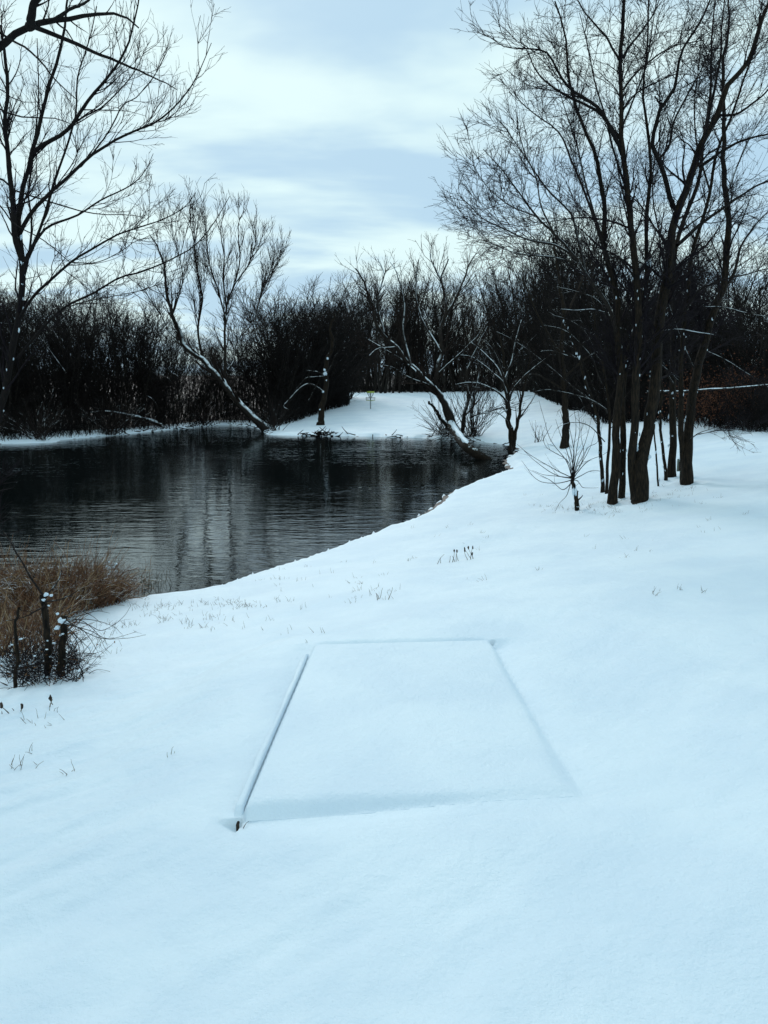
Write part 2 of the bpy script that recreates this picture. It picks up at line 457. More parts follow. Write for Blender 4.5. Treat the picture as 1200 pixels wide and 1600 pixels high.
def join(parts):
    vs, fs, o = [], [], 0
    for v, f in parts:
        vs.append(v); fs.append(f+o); o += len(v)
    return np.vstack(vs), np.vstack(fs)
def blob(c, r, rng, sq=.6):
    """lumpy snow clump, 8x5 sphere"""
    nu, nv = 8, 5
    u = np.arange(nu)*2*np.pi/nu; v = np.linspace(.12, np.pi-.12, nv)
    uu, vv = np.meshgrid(u, v)
    rr = 1+.22*rng.normal(size=uu.shape)
    p = np.stack([np.cos(uu)*np.sin(vv)*rr, np.sin(uu)*np.sin(vv)*rr, np.cos(vv)*sq*rr], -1)*np.array(r)+np.array(c)
    idx = np.arange(nu*nv).reshape(nv, nu)
    a, b = idx[:-1], idx[1:]
    f = np.stack([a, np.roll(a, -1, 1), np.roll(b, -1, 1), b], -1).reshape(-1, 4)
    cap = np.array([[0, 1, 2, 3], [0, 3, 4, 7], [4, 5, 6, 7]])
    return p.reshape(-1, 3), np.vstack([f, cap[:, ::-1], cap+nu*(nv-1)])
def heap(c, s, rng, sq=.75, n=9):
    c = np.array(c, float)
    vs = [blob(c, (s, s*.85, s*sq), rng, .9)]
    for _ in range(n):
        d = rng.normal(size=3); d /= np.linalg.norm(d); q = s*rng.uniform(.35, .65)
        vs.append(blob(c+d*s*np.array((.75, .6, .6))*rng.uniform(.6, 1), (q, q, q*.8), rng, .9))
    return join(vs)
def box_vf(c, s, rot=0.0):
    v = np.array([(x, y, z) for x in (-.5, .5) for y in (-.5, .5) for z in (-.5, .5)])*np.array(s)
    ca, sa = math.cos(rot), math.sin(rot)
    v = np.c_[v[:, 0]*ca-v[:, 1]*sa, v[:, 0]*sa+v[:, 1]*ca, v[:, 2]]+np.array(c)
    return v, np.array([[0, 1, 3, 2], [4, 6, 7, 5], [0, 4, 5, 1], [2, 3, 7, 6], [0, 2, 6, 4], [1, 5, 7, 3]])
def thing(name, label, cat, loc, group=None):
    o = bpy.data.objects.new(name, None); COL.objects.link(o); o.location = loc; o.empty_display_size = .2
    o['label'] = label; o['category'] = cat
    if group: o['group'] = group
    return o

# ------------------------------------------------------------------ ground sheet
radii = [0.0, .25, .5]
while radii[-1] < 700:
    r = radii[-1]
    radii.append(r+(.016 if 2.9 < r < 6.3 else (.13 if 33 < r < 53 else max(.03, r*.0125))))
radii = np.array(radii)
ang = np.concatenate([np.linspace(-36, 36, 330), 36+np.linspace(1, 288, 60)[:-1]])*np.pi/180
th_, rr_ = np.meshgrid(ang, radii)
gx, gy = np.sin(th_)*rr_, np.cos(th_)*rr_
gsd = shore_dist(gx, gy)
gz = ground_h(gx, gy, gsd)
# leaf litter shows where thickets keep the snow off, and bare soil under the lip of the bank
def wood_mask(x, y):
    left = sstep(.9, 2.4, gsd_like(x, y))*sstep(40, 46, y)*sstep(-7.0, -8.5, x-.05*(y-50))
    far = sstep(84, 90, y)
    px = 600+F*x/np.maximum(y, .1)/CP
    hy = np.interp(px, HPX, [h_[1] for h_ in HEDGE])
    right = sstep(1.5, 3.5, y-hy)*(px > 835)*(y > 5)
    return np.maximum(np.maximum(left, far*.9), right)
HPX = (842, 870, 900, 950, 1050, 1180, 1300)
HEDGE = [at_z(px, py, z)[:2] for px, py, z in ((842, 621, 1.25), (870, 628, 1.25), (900, 641, 1.2), (950, 654, 1.25), (1050, 664, 1.3), (1180, 675, 1.35), (1300, 684, 1.4))]
gsd_like = lambda x, y: shore_dist(x, y)
lit = wood_mask(gx, gy)
lit = np.maximum(lit, .95*sstep(.085, .02, gz+.06*sstep(25, 40, np.hypot(gx, gy)))*(gsd < 1.0))
nr, na = gx.shape
verts = np.stack([gx, gy, gz], -1).reshape(-1, 3)
idx = np.arange(nr*na).reshape(nr, na)
a = idx[:-1]; b = idx[1:]
faces = np.stack([a, b, np.roll(b, -1, 1), np.roll(a, -1, 1)], -1).reshape(-1, 4)
faces = faces[na:] if False else faces
g = link('ground', mesh_from('ground', verts, faces, M_GROUND, attr=lit.ravel()), kind='structure')

# ------------------------------------------------------------------ water
def make_water():
    m, nt, b = mat('pond_water')
    b.inputs['Base Color'].default_value = (.003, .005, .005, 1)
    b.inputs['Roughness'].default_value = .03
    b.inputs['IOR'].default_value = 1.33
    def wv(sc, mp, det, rot=0):
        tcn = node(nt, 'ShaderNodeTexCoord'); mpn = node(nt, 'ShaderNodeMapping'); mpn.inputs['Scale'].default_value = mp
        mpn.inputs['Rotation'].default_value = (0, 0, rot)
        nt.links.new(tcn.outputs['Object'], mpn.inputs[0])
        n = node(nt, 'ShaderNodeTexNoise'); n.inputs['Scale'].default_value = sc; n.inputs['Detail'].default_value = det
        n.inputs['Distortion'].default_value = .25
        nt.links.new(mpn.outputs[0], n.inputs['Vector']); return n.outputs['Fac']
    r1 = wv(1.0, (1.25, 3.9, 1), 2.5, .10); r2 = wv(1.0, (4.0, 11, 1), 2, -.12); r3 = wv(1.0, (.3, .8, 1), 2)
    h = nmath(nt, 'ADD', nmath(nt, 'ADD', r1, nmath(nt, 'MULTIPLY', r2, .35)), nmath(nt, 'MULTIPLY', r3, .8))
    calm = mrange(nt, wv(1.0, (.10, .22, 1), 3), .3, .7, .45, 1.0)
    bn = node(nt, 'ShaderNodeBump'); bn.inputs['Distance'].default_value = .012
    nt.links.new(calm, bn.inputs['Strength'])
    nt.links.new(h, bn.inputs['Height']); nt.links.new(bn.outputs[0], b.inputs['Normal'])
    v = [(-60, 5, 0), (12, 5, 0), (12, 60, 0), (-60, 60, 0)]
    v = [(x, y, 0.0) for y in np.linspace(5, 62, 20) for x in np.linspace(-60, 12, 20)]
    ii = np.arange(400).reshape(20, 20)
    f = np.stack([ii[:-1, :-1], ii[:-1, 1:], ii[1:, 1:], ii[1:, :-1]], -1).reshape(-1, 4)
    link('water', mesh_from('water', np.array(v), f, m), kind='structure')
make_water()

# ------------------------------------------------------------------ tee pad under snow
def make_pad():
    c = (PN0+PN1+PF1+PF0)/4
    z0 = float(np.mean(PZ))
    t = thing('tee_pad', 'rectangular concrete tee pad under a flat sheet of smooth snow', 'tee pad', (c[0], c[1], z0))
    nu, nv = 110, 170
    e = lambda n: np.concatenate([[-.0, .0], np.linspace(0, 1, n)**1.0, [1, 1]])
    u, v = np.meshgrid(np.linspace(0, 1, nu), np.linspace(0, 1, nv))
    # denser rows at the rim
    warp = lambda s: .5-.5*np.cos(np.pi*s)*(.65)-.5*.35*(1-2*s)
    u, v = warp(u), warp(v)
    x = (PN0[0]*(1-u)+PN1[0]*u)*(1-v)+(PF0[0]*(1-u)+PF1[0]*u)*v
    y = (PN0[1]*(1-u)+PN1[1]*u)*(1-v)+(PF0[1]*(1-u)+PF1[1]*u)*v
    L, R, N, Fa = pad_uv(x, y)
    z = pad_top(x, y, L, R, N, Fa)
    V = np.stack([x-c[0], y-c[1], z-z0], -1)
    # skirt
    ring = np.concatenate([np.arange(nu), nu-1+nu*np.arange(1, nv), (nv-1)*nu+np.arange(nu-2, -1, -1), nu*np.arange(nv-2, 0, -1)])
    V = V.reshape(-1, 3); sk0 = V[ring].copy(); sk = V[ring].copy(); sk[:, 2] -= .06
    idx = np.arange(nu*nv).reshape(nv, nu)
    f = np.stack([idx[:-1, :-1], idx[:-1, 1:], idx[1:, 1:], idx[1:, :-1]], -1).reshape(-1, 4)
    n0 = nu*nv; m_ = len(ring); k = np.arange(m_); k2 = (k+1) % m_
    f2 = np.stack([n0+k2, n0+k, n0+m_+k, n0+m_+k2], -1)      # the skirt keeps its own rim so the top stays smoothly shaded
    link('snow_cover', mesh_from('snow_cover', np.vstack([V, sk0, sk]), np.vstack([f, f2]), M_SNOW), t)
    # slab below
    q = np.array([PN0, PN1, PF1, PF0]); q = c+(q-c)*.985
    vs = [(*(p-c), PZ[i]-z0-.060) for i, p in enumerate(q)]+[(*(p-c), PZ[i]-z0-.16) for i, p in enumerate(q)]
    link('slab', mesh_from('slab', np.array(vs), np.array([[0, 1, 2, 3], [7, 6, 5, 4], [0, 4, 5, 1], [1, 5, 6, 2], [2, 6, 7, 3], [3, 7, 4, 0]]), M_CONCRETE, False), t)
    # timber edging along the left side with its own roll of snow
    d = (PF0-PN0)/np.linalg.norm(PF0-PN0); nrm = np.array((-d[1], d[0]))
    Ln = np.linalg.norm(PF0-PN0)
    s = np.linspace(.0, .965, 150)
    rows = []; prof = np.array([(-.5, -1.4), (-.46, -.5), (-.34, -.12), (-.1, 0), (.14, -.02), (.36, -.16), (.47, -.6), (.5, -1.4)])
    for q in s:
        w = .034*(1+.14*math.sin(9*q)+.10*math.sin(23*q+1)+.05*math.sin(61*q)); hh = .020
        cc = PN0+d*Ln*q+nrm*(.003+w*.5+.006*math.sin(5*q+.5)+.022*q)
        zz = float(PZ[0]*(1-q)+PZ[3]*q)+.010+.003*math.sin(12*q)
        endf = min(1, q/.03)*min(1, max(0, (.965-q)/.05))**.6
        rows.append([(cc[0]-c[0]+nrm[0]*a_*w*1.0, cc[1]-c[1]+nrm[1]*a_*w, zz-z0+b_*hh*(1.0)-(1-endf)*.045) for a_, b_ in prof])
    Vr = np.array(rows); nI, nJ = Vr.shape[:2]; ii = np.arange(nI*nJ).reshape(nI, nJ)
    fr = np.stack([ii[:-1, :-1], ii[1:, :-1], ii[1:, 1:], ii[:-1, 1:]], -1).reshape(-1, 4)
    link('snow_ridge', mesh_from('snow_ridge', Vr.reshape(-1, 3), fr, M_SNOW), t)
    a0 = PN0+d*.03+nrm*.022; a1 = PF0-d*.16+nrm*.054
    rot = math.atan2(d[1], d[0]); mid = (a0+a1)/2-c
    vb, fb = box_vf((0, 0, 0), (np.linalg.norm(a1-a0), .016, .04), rot)
    vb[:, 2] += np.array([PZ[0] if (p @ np.array([d[0], d[1], 0])) < 0 else PZ[3] for p in vb])-z0-.062
    vb[:, 0] += mid[0]; vb[:, 1] += mid[1]
    link('edging_board', mesh_from('edging_board', vb, fb, M_TIMBER, False), t)
    # the exposed corner stake
    p = PN0-d*.035+nrm*.012
    vb, fb = tubes(np.array([[(p[0]-c[0], p[1]-c[1], PZ[0]-z0-.1), (p[0]-c[0], p[1]-c[1], PZ[0]-z0-.03), (p[0]-c[0]+.004, p[1]-c[1], PZ[0]-z0-.016), (p[0]-c[0]+.004, p[1]-c[1], PZ[0]-z0-.015)]]), np.array([[.008, .008, .006, .001]]), 7)
    link('corner_stake', mesh_from('corner_stake', vb, fb, M_TIMBER), t)
make_pad()

# ------------------------------------------------------------------ tree building
def hero(name, label, cat, base, trunks, limbs, seed, spec, group=None, bark=None, limbmat=None, twigmat=None, snow=0, k0=12, rough=.10):
    """trunks, limbs: lists of (world polyline, r0, r1).  spec: list of twig levels"""
    rng = np.random.default_rng(seed)
    base = np.array(base, float)
    t = thing(name, label, cat, base, group)
    bark = bark or M_BARK; limbmat = limbmat or bark; twigmat = twigmat or M_TWIG
    allP, allR, allL = [], [], []
    NP = 18
    for kind, lst in (('trunk', trunks), ('limb', limbs)):
        for n, (pts, r0, r1) in enumerate(lst):
            N = 40 if kind == 'trunk' else 22
            p = catmull(pts, N)
            wob = rng.normal(size=(N, 3)); wob = (wob+np.roll(wob, 1, 0)+np.roll(wob, -1, 0))/3
            wob[0] = 0; wob *= (r0*.35)
            p = p+wob
            s = np.linspace(0, 1, N)
            R = r0*(1-s)+r1*s
            if kind == 'trunk' and n == 0 and r0 > .03: R = R*(1+.55*np.exp(-s*N*.9))
            k = k0 if r0 > .05 else (8 if r0 > .02 else 6)
            v, f = tubes(p[None], R[None], k, seed+n, rough if r0 > .04 else 0)
            if kind == 'trunk': m = bark
            else: m = limbmat
            link(kind, mesh_from(kind, v-base, f, m), t)
            q = catmull(p, NP); allP.append(q); allR.append(np.interp(np.linspace(0, 1, NP), s, R)); allL.append(np.linalg.norm(np.diff(q, axis=0), axis=1).sum())
    P, R, L = np.array(allP), np.array(allR), np.array(allL)
    if spec:
        parts = []
        cur = (P, R, L)
        for lv in spec:
            src = cur if lv.get('src', 'last') == 'last' else lv['src']
            kw = {k_: v_ for k_, v_ in lv.items() if k_ not in ('sides', 'src', 'keep', 'mask')}
            c = children(*cur, rng=rng, **kw)
            if c is None: break
            parts.append(tubes(c[0], c[1], lv.get('sides', 3)))
            if lv.get('keep'):
                pass
            cur = c
        if parts:
            v, f = join(parts)
            link('crown', mesh_from('crown', v-base, f, twigmat), t, kind='stuff')
    if snow:
        ps = []
        big = [n for n in range(len(P)) if R[n].max() > .045] or [0]
        wts = np.array([L[n] for n in big]); wts = wts/wts.sum()
        for _ in range(int(snow*.6)):
            i = rng.choice(big, p=wts); j = rng.integers(1, NP-2)
            w_ = rng.random(); p = P[i, j]*(1-w_)+P[i, j+1]*w_; r = R[i, j]
            if p[2] > 5.0: continue
            a_ = rng.random()*2*np.pi
            off = np.array((math.cos(a_), math.sin(a_), 0))*r*.97
            sz = rng.uniform(.005, .013)*(2.2 if rng.random() < .08 else 1)
            for q in range(rng.integers(2, 5)):
                ps.append(blob(p+off+rng.normal(size=3)*sz*.8, (sz*.8, sz*.8, sz*rng.uniform(1, 3)), rng, .9))
        if ps:
            v, f = join(ps); link('snow_clump', mesh_from('snow_clump', v-base, f, M_SNOW), t, kind='stuff')
    return t
def G(pts, y0, y1=None, r0=.05, r1=.01, start=None, zig=0):
    """guide: photo pixels at a distance running from y0 to y1 -> world polyline with radii"""
    y1 = y0 if y1 is None else y1
    n = len(pts); out = []
    for i, (px, py) in enumerate(pts):
        out.append(at_y(px, py, y0+(y1-y0)*i/(n-1)))
    if start is not None: out = [np.array(start)]+out
    return (np.array(out), r0, r1)
def base_on(px, py):
    p = at_ground(px, py); return p
def stand(pts, y, r0, r1, y1=None, sink=.12):
    """trunk guide whose first pixel stands on the ground"""
    b = at_ground(*pts[0]); g_ = G(pts[1:], b[1] if y is None else y, y1 if y1 is not None else b[1], r0, r1)
    return (np.vstack([b-np.array((0, 0, sink)), b+np.array((0, 0, .02)), g_[0]]), r0, r1), b

# twig recipes -------------------------------------------------------
def fine_spec(d1=6, d2=9, d3=11, s=1.0, up=.10, r=.0034, wig=.13):
    return [dict(dens=d1, t0=.22, t1=.98, ang=.62, asd=.22, lmin=.5*s, lmax=1.9*s, rr=.40, rmin=r*1.8, N=8, wig=wig, trop=UP*up, sides=3, short=.74),
            dict(dens=d2, t0=.12, t1=1.0, ang=.62, asd=.22, lmin=.22*s, lmax=.8*s, rr=.5, rmin=r*1.25, N=5, wig=wig*1.2, trop=UP*up, sides=3),
            dict(dens=d3, t0=.12, t1=1.0, ang=.7, asd=.25, lmin=.08*s, lmax=.32*s, rr=.6, rmin=r, N=3, wig=wig*1.5, trop=UP*up*.7, sides=3)]

# ---- the clump on the right -----------------------------------------
D0 = at_ground(998, 783)[1]
print('clump distance', D0)
tA, bA = stand([(999, 783), (1002, 720), (1012, 690), (1018, 640), (1024, 560), (1034, 480), (1044, 400), (1056, 345), (1070, 300), (1083, 262), (1100, 221), (1121, 179), (1142, 133), (1171, 92), (1195, 30), (1215, -40)], D0, .118, .022, D0+.6)
tB, _ = stand([(992, 782), (989, 720), (990, 661), (994, 605), (996, 492), (995, 432), (991, 382), (986, 350), (979, 292), (973, 237), (973, 187), (971, 96), (977, 19), (982, -60), (990, -130)], D0, .082, .015, D0-.5)
lA = [G([(1062, 333), (1050, 317), (1042, 287), (1029, 250), (1019, 225), (1027, 183), (1033, 167), (1054, 137), (1067, 83), (1100, 25), (1120, -40)], D0+.35, D0-.6, .045, .010),
      G([(1029, 250), (1046, 225), (1052, 192), (1075, 146), (1106, 87), (1120, 40)], D0+.1, D0+.9, .022, .006),
      G([(1092, 262), (1133, 233), (1171, 217), (1215, 205)], D0+.4, D0-.4, .030, .010),
      G([(1058, 383), (1096, 350), (1142, 317), (1180, 292), (1230, 268)], D0+.3, D0+1.5, .035, .010),
      G([(1033, 167), (1023, 150)], D0-.1, D0-.15, .02, .012),
      G([(1100, 221), (1112, 160), (1125, 100), (1128, 40), (1135, -20)], D0+.5, D0+1.4, .03, .008),
      G([(1048, 395), (1020, 350), (1000, 320), (975, 300)], D0+.3, D0-1.1, .018, .006),
      G([(1121, 179), (1150, 178), (1190, 150), (1230, 110)], D0+.5, D0-.3, .025, .008),
      G([(1027, 540), (1060, 500), (1092, 455), (1122, 440), (1160, 430), (1200, 420)], D0+.1, D0-1.0, .022, .008)]
lB = [G([(972, 242), (955, 205), (937, 171), (896, 142), (875, 117), (854, 83), (821, 77), (783, 71), (765, 54)], D0-.25, D0-1.4, .034, .004),
      G([(970, 217), (933, 175), (879, 146), (842, 117), (825, 83), (812, 62)], D0-.3, D0+.9, .028, .005),
      G([(970, 100), (950, 62), (925, 33), (908, 10), (890, -30)], D0-.5, D0-1.0, .020, .006),
      G([(973, 90), (985, 70), (1008, 42), (1025, 15), (1040, -30)], D0-.5, D0+.4, .020, .006),
      G([(974, 140), (1000, 108), (1046, 75), (1100, 62)], D0-.4, D0-1.4, .018, .005),
      G([(974, 170), (1000, 142), (1054, 117), (1085, 118)], D0-.4, D0+.9, .016, .005),
      G([(986, 358), (950, 344), (908, 340), (862, 346), (838, 352)], D0-.1, D0-1.0, .018, .005),
      G([(996, 440), (984, 423), (970, 405), (952, 404), (935, 413), (915, 430)], D0-.1, D0-.9, .020, .006),
      G([(980, 300), (960, 240), (948, 190), (930, 130), (918, 70), (905, 20)], D0-.2, D0+1.2, .020, .006),
      G([(972, 200), (988, 160), (1010, 100), (1020, 40), (1030, -30)], D0-.4, D0+1.0, .018, .006)]
hero('bare_tree', 'large double-stemmed bare tree with rough brown bark in the clump on the bank', 'tree', bA, [tA, tB], lA+lB, 21,
     fine_spec(6.0, 11, 10, 1.15, .05), snow=120, limbmat=M_BARK_DRY, k0=16, rough=.12)

D1 = at_ground(958, 785)[1]
tC, bC = stand([(958, 785), (962, 700), (966, 640), (965, 530), (962, 470), (955, 420), (944, 380), (943, 321), (933, 250), (908, 192), (890, 120), (880, 60), (868, 0)], D1, .076, .011, D1+.5)
tC2, _ = stand([(971, 778), (974, 700), (972, 640), (980, 560), (990, 520), (1004, 470), (1012, 420), (1008, 350), (1016, 280), (1012, 210), (1004, 140), (1010, 60), (1014, -20)], D1+.3, .062, .010, D1+1.4)
lC = [G([(963, 520), (949, 475), (920, 435), (894, 397), (867, 367), (837, 337), (804, 292), (779, 258), (756, 233)], D1+.1, D1-1.3, .036, .005),
      G([(900, 403), (867, 383), (830, 376), (796, 362), (754, 342), (733, 321), (715, 304)], D1-.4, D1-1.0, .022, .004),
      G([(905, 412), (862, 402), (825, 398), (796, 392), (762, 379), (725, 367)], D1-.4, D1+.6, .016, .0035),
      G([(915, 428), (904, 375), (892, 333), (858, 300), (825, 250), (812, 208), (806, 170)], D1-.3, D1+1.0, .026, .005),
      G([(955, 420), (925, 333), (896, 258), (875, 208), (837, 179), (812, 158), (804, 142)], D1+.1, D1-1.6, .026, .005),
      G([(867, 367), (845, 320), (835, 270), (800, 215), (782, 190)], D1-.7, D1-2.0, .015, .004),
      G([(837, 337), (800, 322), (770, 300), (745, 270), (738, 250)], D1-.8, D1+.1, .014, .004),
      G([(945, 385), (918, 300), (905, 240), (880, 160), (865, 110)], D1+.2, D1+1.4, .020, .005)]
hero('bare_tree', 'bare tree whose long limbs sweep far left over the pond side, from the clump', 'tree', bC, [tC, tC2], lC, 22,
     fine_spec(7.0, 11, 10, 1.05, .07), snow=140, limbmat=M_LIMB_SNOW, k0=14)

# snowy low arching branches on the left of the clump: a many-stemmed bush
D2 = at_ground(942, 770)[1]
tG, bG = stand([(942, 770), (940, 720), (934, 661), (926, 625), (915, 600), (905, 560), (890, 520), (870, 480)], D2, .045, .010, D2-.2)
tG2, _ = stand([(947, 772), (950, 700), (952, 642), (940, 560), (930, 500), (925, 440), (918, 380)], D2, .035, .010, D2+.7)
lG = [G([(949, 645), (945, 639), (915, 620), (881, 592), (851, 567), (817, 541), (784, 522), (765, 515)], D2, D2-.9, .018, .004),
      G([(947, 640), (930, 628), (900, 617), (859, 609), (835, 612)], D2, D2-1.2, .015, .004),
      G([(940, 600), (925, 560), (900, 530), (880, 515), (850, 508)], D2, D2+.3, .014, .004),
      G([(934, 560), (915, 520), (890, 500), (862, 492)], D2, D2-.8, .012, .004),
      G([(905, 560), (885, 555), (862, 548), (845, 549)], D2, D2+.6, .012, .004),
      G([(926, 625), (912, 580), (905, 540), (908, 500)], D2, D2+.4, .012, .004),
      G([(960, 600), (985, 570), (1000, 540), (1010, 520)], D2, D2-.8, .012, .004),
      G([(945, 690), (920, 665), (895, 660), (872, 668), (860, 690)], D2, D2-.7, .012, .003),
      G([(948, 500), (935, 470), (900, 455), (870, 448)], D2, D2+.3, .012, .004)]
hero('bare_tree', 'slim bare tree with arching snow-topped low branches on the left side of the clump', 'tree', bG, [tG, tG2], lG, 23,
     fine_spec(3.0, 4.0, 4, .7, .02, .0030), snow=60, limbmat=M_LIMB_SNOW, twigmat=M_TWIG_SNOW)

D3 = at_ground(1072, 757)[1]
tD, bD = stand([(1072, 757), (1073, 720), (1075, 680), (1080, 630), (1088, 590), (1098, 540), (1112, 490), (1126, 455), (1137, 420), (1139, 350), (1133, 292), (1131, 208), (1129, 104), (1135, 42), (1140, -40)], D3, .100, .013, D3+.8)
tD2, _ = stand([(1067, 755), (1066, 700), (1064, 640), (1064, 590), (1066, 540), (1074, 470), (1080, 420), (1090, 370), (1110, 300), (1120, 240), (1150, 160), (1175, 90), (1190, 20)], D3, .058, .011, D3-.7)
lD = [G([(1126, 455), (1147, 426), (1156, 388), (1171, 365), (1200, 330)], D3+.5, D3-.2, .035, .010),
      G([(1100, 480), (1130, 480), (1170, 490), (1210, 496)], D3+.2, D3-1.0, .016, .006),
      G([(1074, 690), (1090, 678), (1105, 672), (1120, 668), (1135, 665)], D3, D3-.8, .012, .003),
      G([(1137, 300), (1155, 250), (1180, 200), (1200, 170)], D3+.6, D3+1.4, .02, .006),
      G([(1088, 585), (1060, 520), (1045, 470), (1040, 430)], D3+.2, D3+1.2, .020, .006),
      G([(1064, 600), (1040, 575), (1020, 560), (1010, 548)], D3, D3-.7, .014, .005),
      G([(1110, 300), (1090, 230), (1085, 170), (1092, 100), (1098, 40)], D3-.5, D3+.4, .018, .006),
      G([(1095, 545), (1130, 560), (1170, 585), (1200, 605)], D3+.3, D3-.7, .010, .004)]
hero('bare_tree', 'right-hand thick forked bare tree of the clump with a snow lump at its foot', 'tree', bD, [tD, tD2], lD, 24,
     fine_spec(6.0, 11, 10, 1.15, .05), snow=120, limbmat=M_LIMB_SNOW, k0=14)
D4 = at_ground(1049, 746)[1]
tE, bE = stand([(1049, 746), (1049, 700), (1051, 620), (1053, 540), (1046, 480), (1052, 420), (1064, 360), (1085, 300), (1098, 230), (1110, 150), (1112, 60), (1120, -20)], D4, .078, .012, D4+.9)
lE = [G([(1052, 600), (1032, 560), (1022, 535), (1018, 500), (1010, 465)], D4, D4-.6, .020, .006),
      G([(1050, 520), (1072, 480), (1078, 450), (1082, 420)], D4+.2, D4-.5, .020, .008),
      G([(1052, 420), (1030, 360), (1020, 300), (1024, 240), (1040, 180)], D4+.4, D4+1.6, .020, .006),
      G([(1064, 360), (1110, 330), (1150, 330), (1190, 345)], D4+.5, D4-.2, .018, .006)]
hero('bare_tree', 'straight bare tree just left of the small sign, between thinner and thicker trunks', 'tree', bE, [tE], lE, 25,
     fine_spec(6.0, 11, 10, 1.1, .05), snow=110, limbmat=M_LIMB_SNOW)
tF, bF = stand([(1040, 752), (1036, 700), (1031, 660), (1034, 600), (1028, 540), (1038, 470), (1030, 400)], at_ground(1040, 752)[1], .036, .010)
hero('bare_tree', 'thin snow-flecked bare stem left of the straight tree near the sign', 'tree', bF, [tF], [], 26, fine_spec(2.0, 4, 4, .6, .06), snow=30, limbmat=M_LIMB_SNOW)
tF, bF = stand([(1029, 760), (1026, 720), (1023, 690), (1020, 650), (1016, 600), (1006, 540)], at_ground(1029, 760)[1], .020, .006)
hero('bare_tree', 'thinnest leaning bare stem right beside the large double-stemmed tree', 'tree', bF, [tF], [], 27, fine_spec(2.0, 4, 4, .5, .06), snow=10)
# trunk H behind
tH, bH = stand([(883, 699), (884, 650), (882, 600), (878, 540), (880, 480), (870, 420), (866, 370)], at_ground(883, 699)[1], .135, .03)
DH = bH[1]
lH = [G([(881, 560), (850, 510), (830, 470), (815, 430)], DH, DH-1, .05, .012), G([(880, 500), (905, 450), (920, 400)], DH, DH+1, .05, .012),
      G([(882, 590), (915, 560), (945, 545)], DH, DH+.5, .04, .010), G([(882, 610), (850, 590), (830, 585), (800, 600)], DH, DH-1.5, .035, .008)]
hero('bare_tree', 'lone dark bare trunk standing in snow beyond the sapling', 'tree', bH, [tH], lH, 28,
     fine_spec(2.2, 3.5, 5, 1.5, .06, .005), twigmat=M_TWIG_DARK, snow=20)

# sapling with a fan of long twigs
def sapling():
    b = at_ground(902, 798); y = b[1]
    tS, b = stand([(902, 798), (900, 775), (896, 756), (895, 745)], y, .045, .032)
    hx = at_y(895, 747, y)
    ends = [[(870, 735), (830, 712), (808, 694)], [(868, 742), (838, 722), (815, 700)], [(870, 755), (840, 750), (815, 720)], [(880, 765), (862, 752), (825, 733)],
            [(885, 720), (862, 690), (850, 655), (842, 625)], [(889, 715), (876, 680), (868, 655)], [(893, 712), (882, 670), (874, 640), (870, 650)],
            [(900, 710), (906, 670), (903, 640)], [(903, 718), (915, 690), (925, 650)], [(908, 725), (922, 700), (930, 672)], [(905, 735), (920, 720), (940, 712), (950, 705)],
            [(905, 745), (925, 735), (948, 738)], [(903, 752), (912, 762), (935, 762)], [(887, 720), (855, 700), (848, 680), (846, 665)], [(897, 705), (890, 668), (888, 640)],
            [(902, 728), (912, 708), (908, 680), (912, 655)], [(890, 760), (885, 775), (875, 785), (868, 798)], [(880, 745), (850, 742), (832, 735)],
            [(897, 700), (900, 665), (895, 630)], [(906, 728), (918, 700), (934, 690), (942, 660)]]
    rng = np.random.default_rng(5); limbs = []
    for e in ends:
        dy = rng.uniform(-.8, .8)
        g_ = G(e, y+dy*.4, y+dy, .0085, .0022, start=hx+rng.normal(size=3)*.015)
        limbs.append(g_)
    hero('sapling', 'small pollarded sapling with a wide fan of long thin twigs, standing alone in the snow', 'sapling', b, [tS], limbs, 31,
         [dict(dens=2.6, t0=.15, t1=.95, ang=.5, asd=.2, lmin=.15, lmax=.5, rr=.6, rmin=.0022, N=6, wig=.08, trop=UP*.02, sides=3)], snow=6, limbmat=M_TWIG, twigmat=M_TWIG)
sapling()

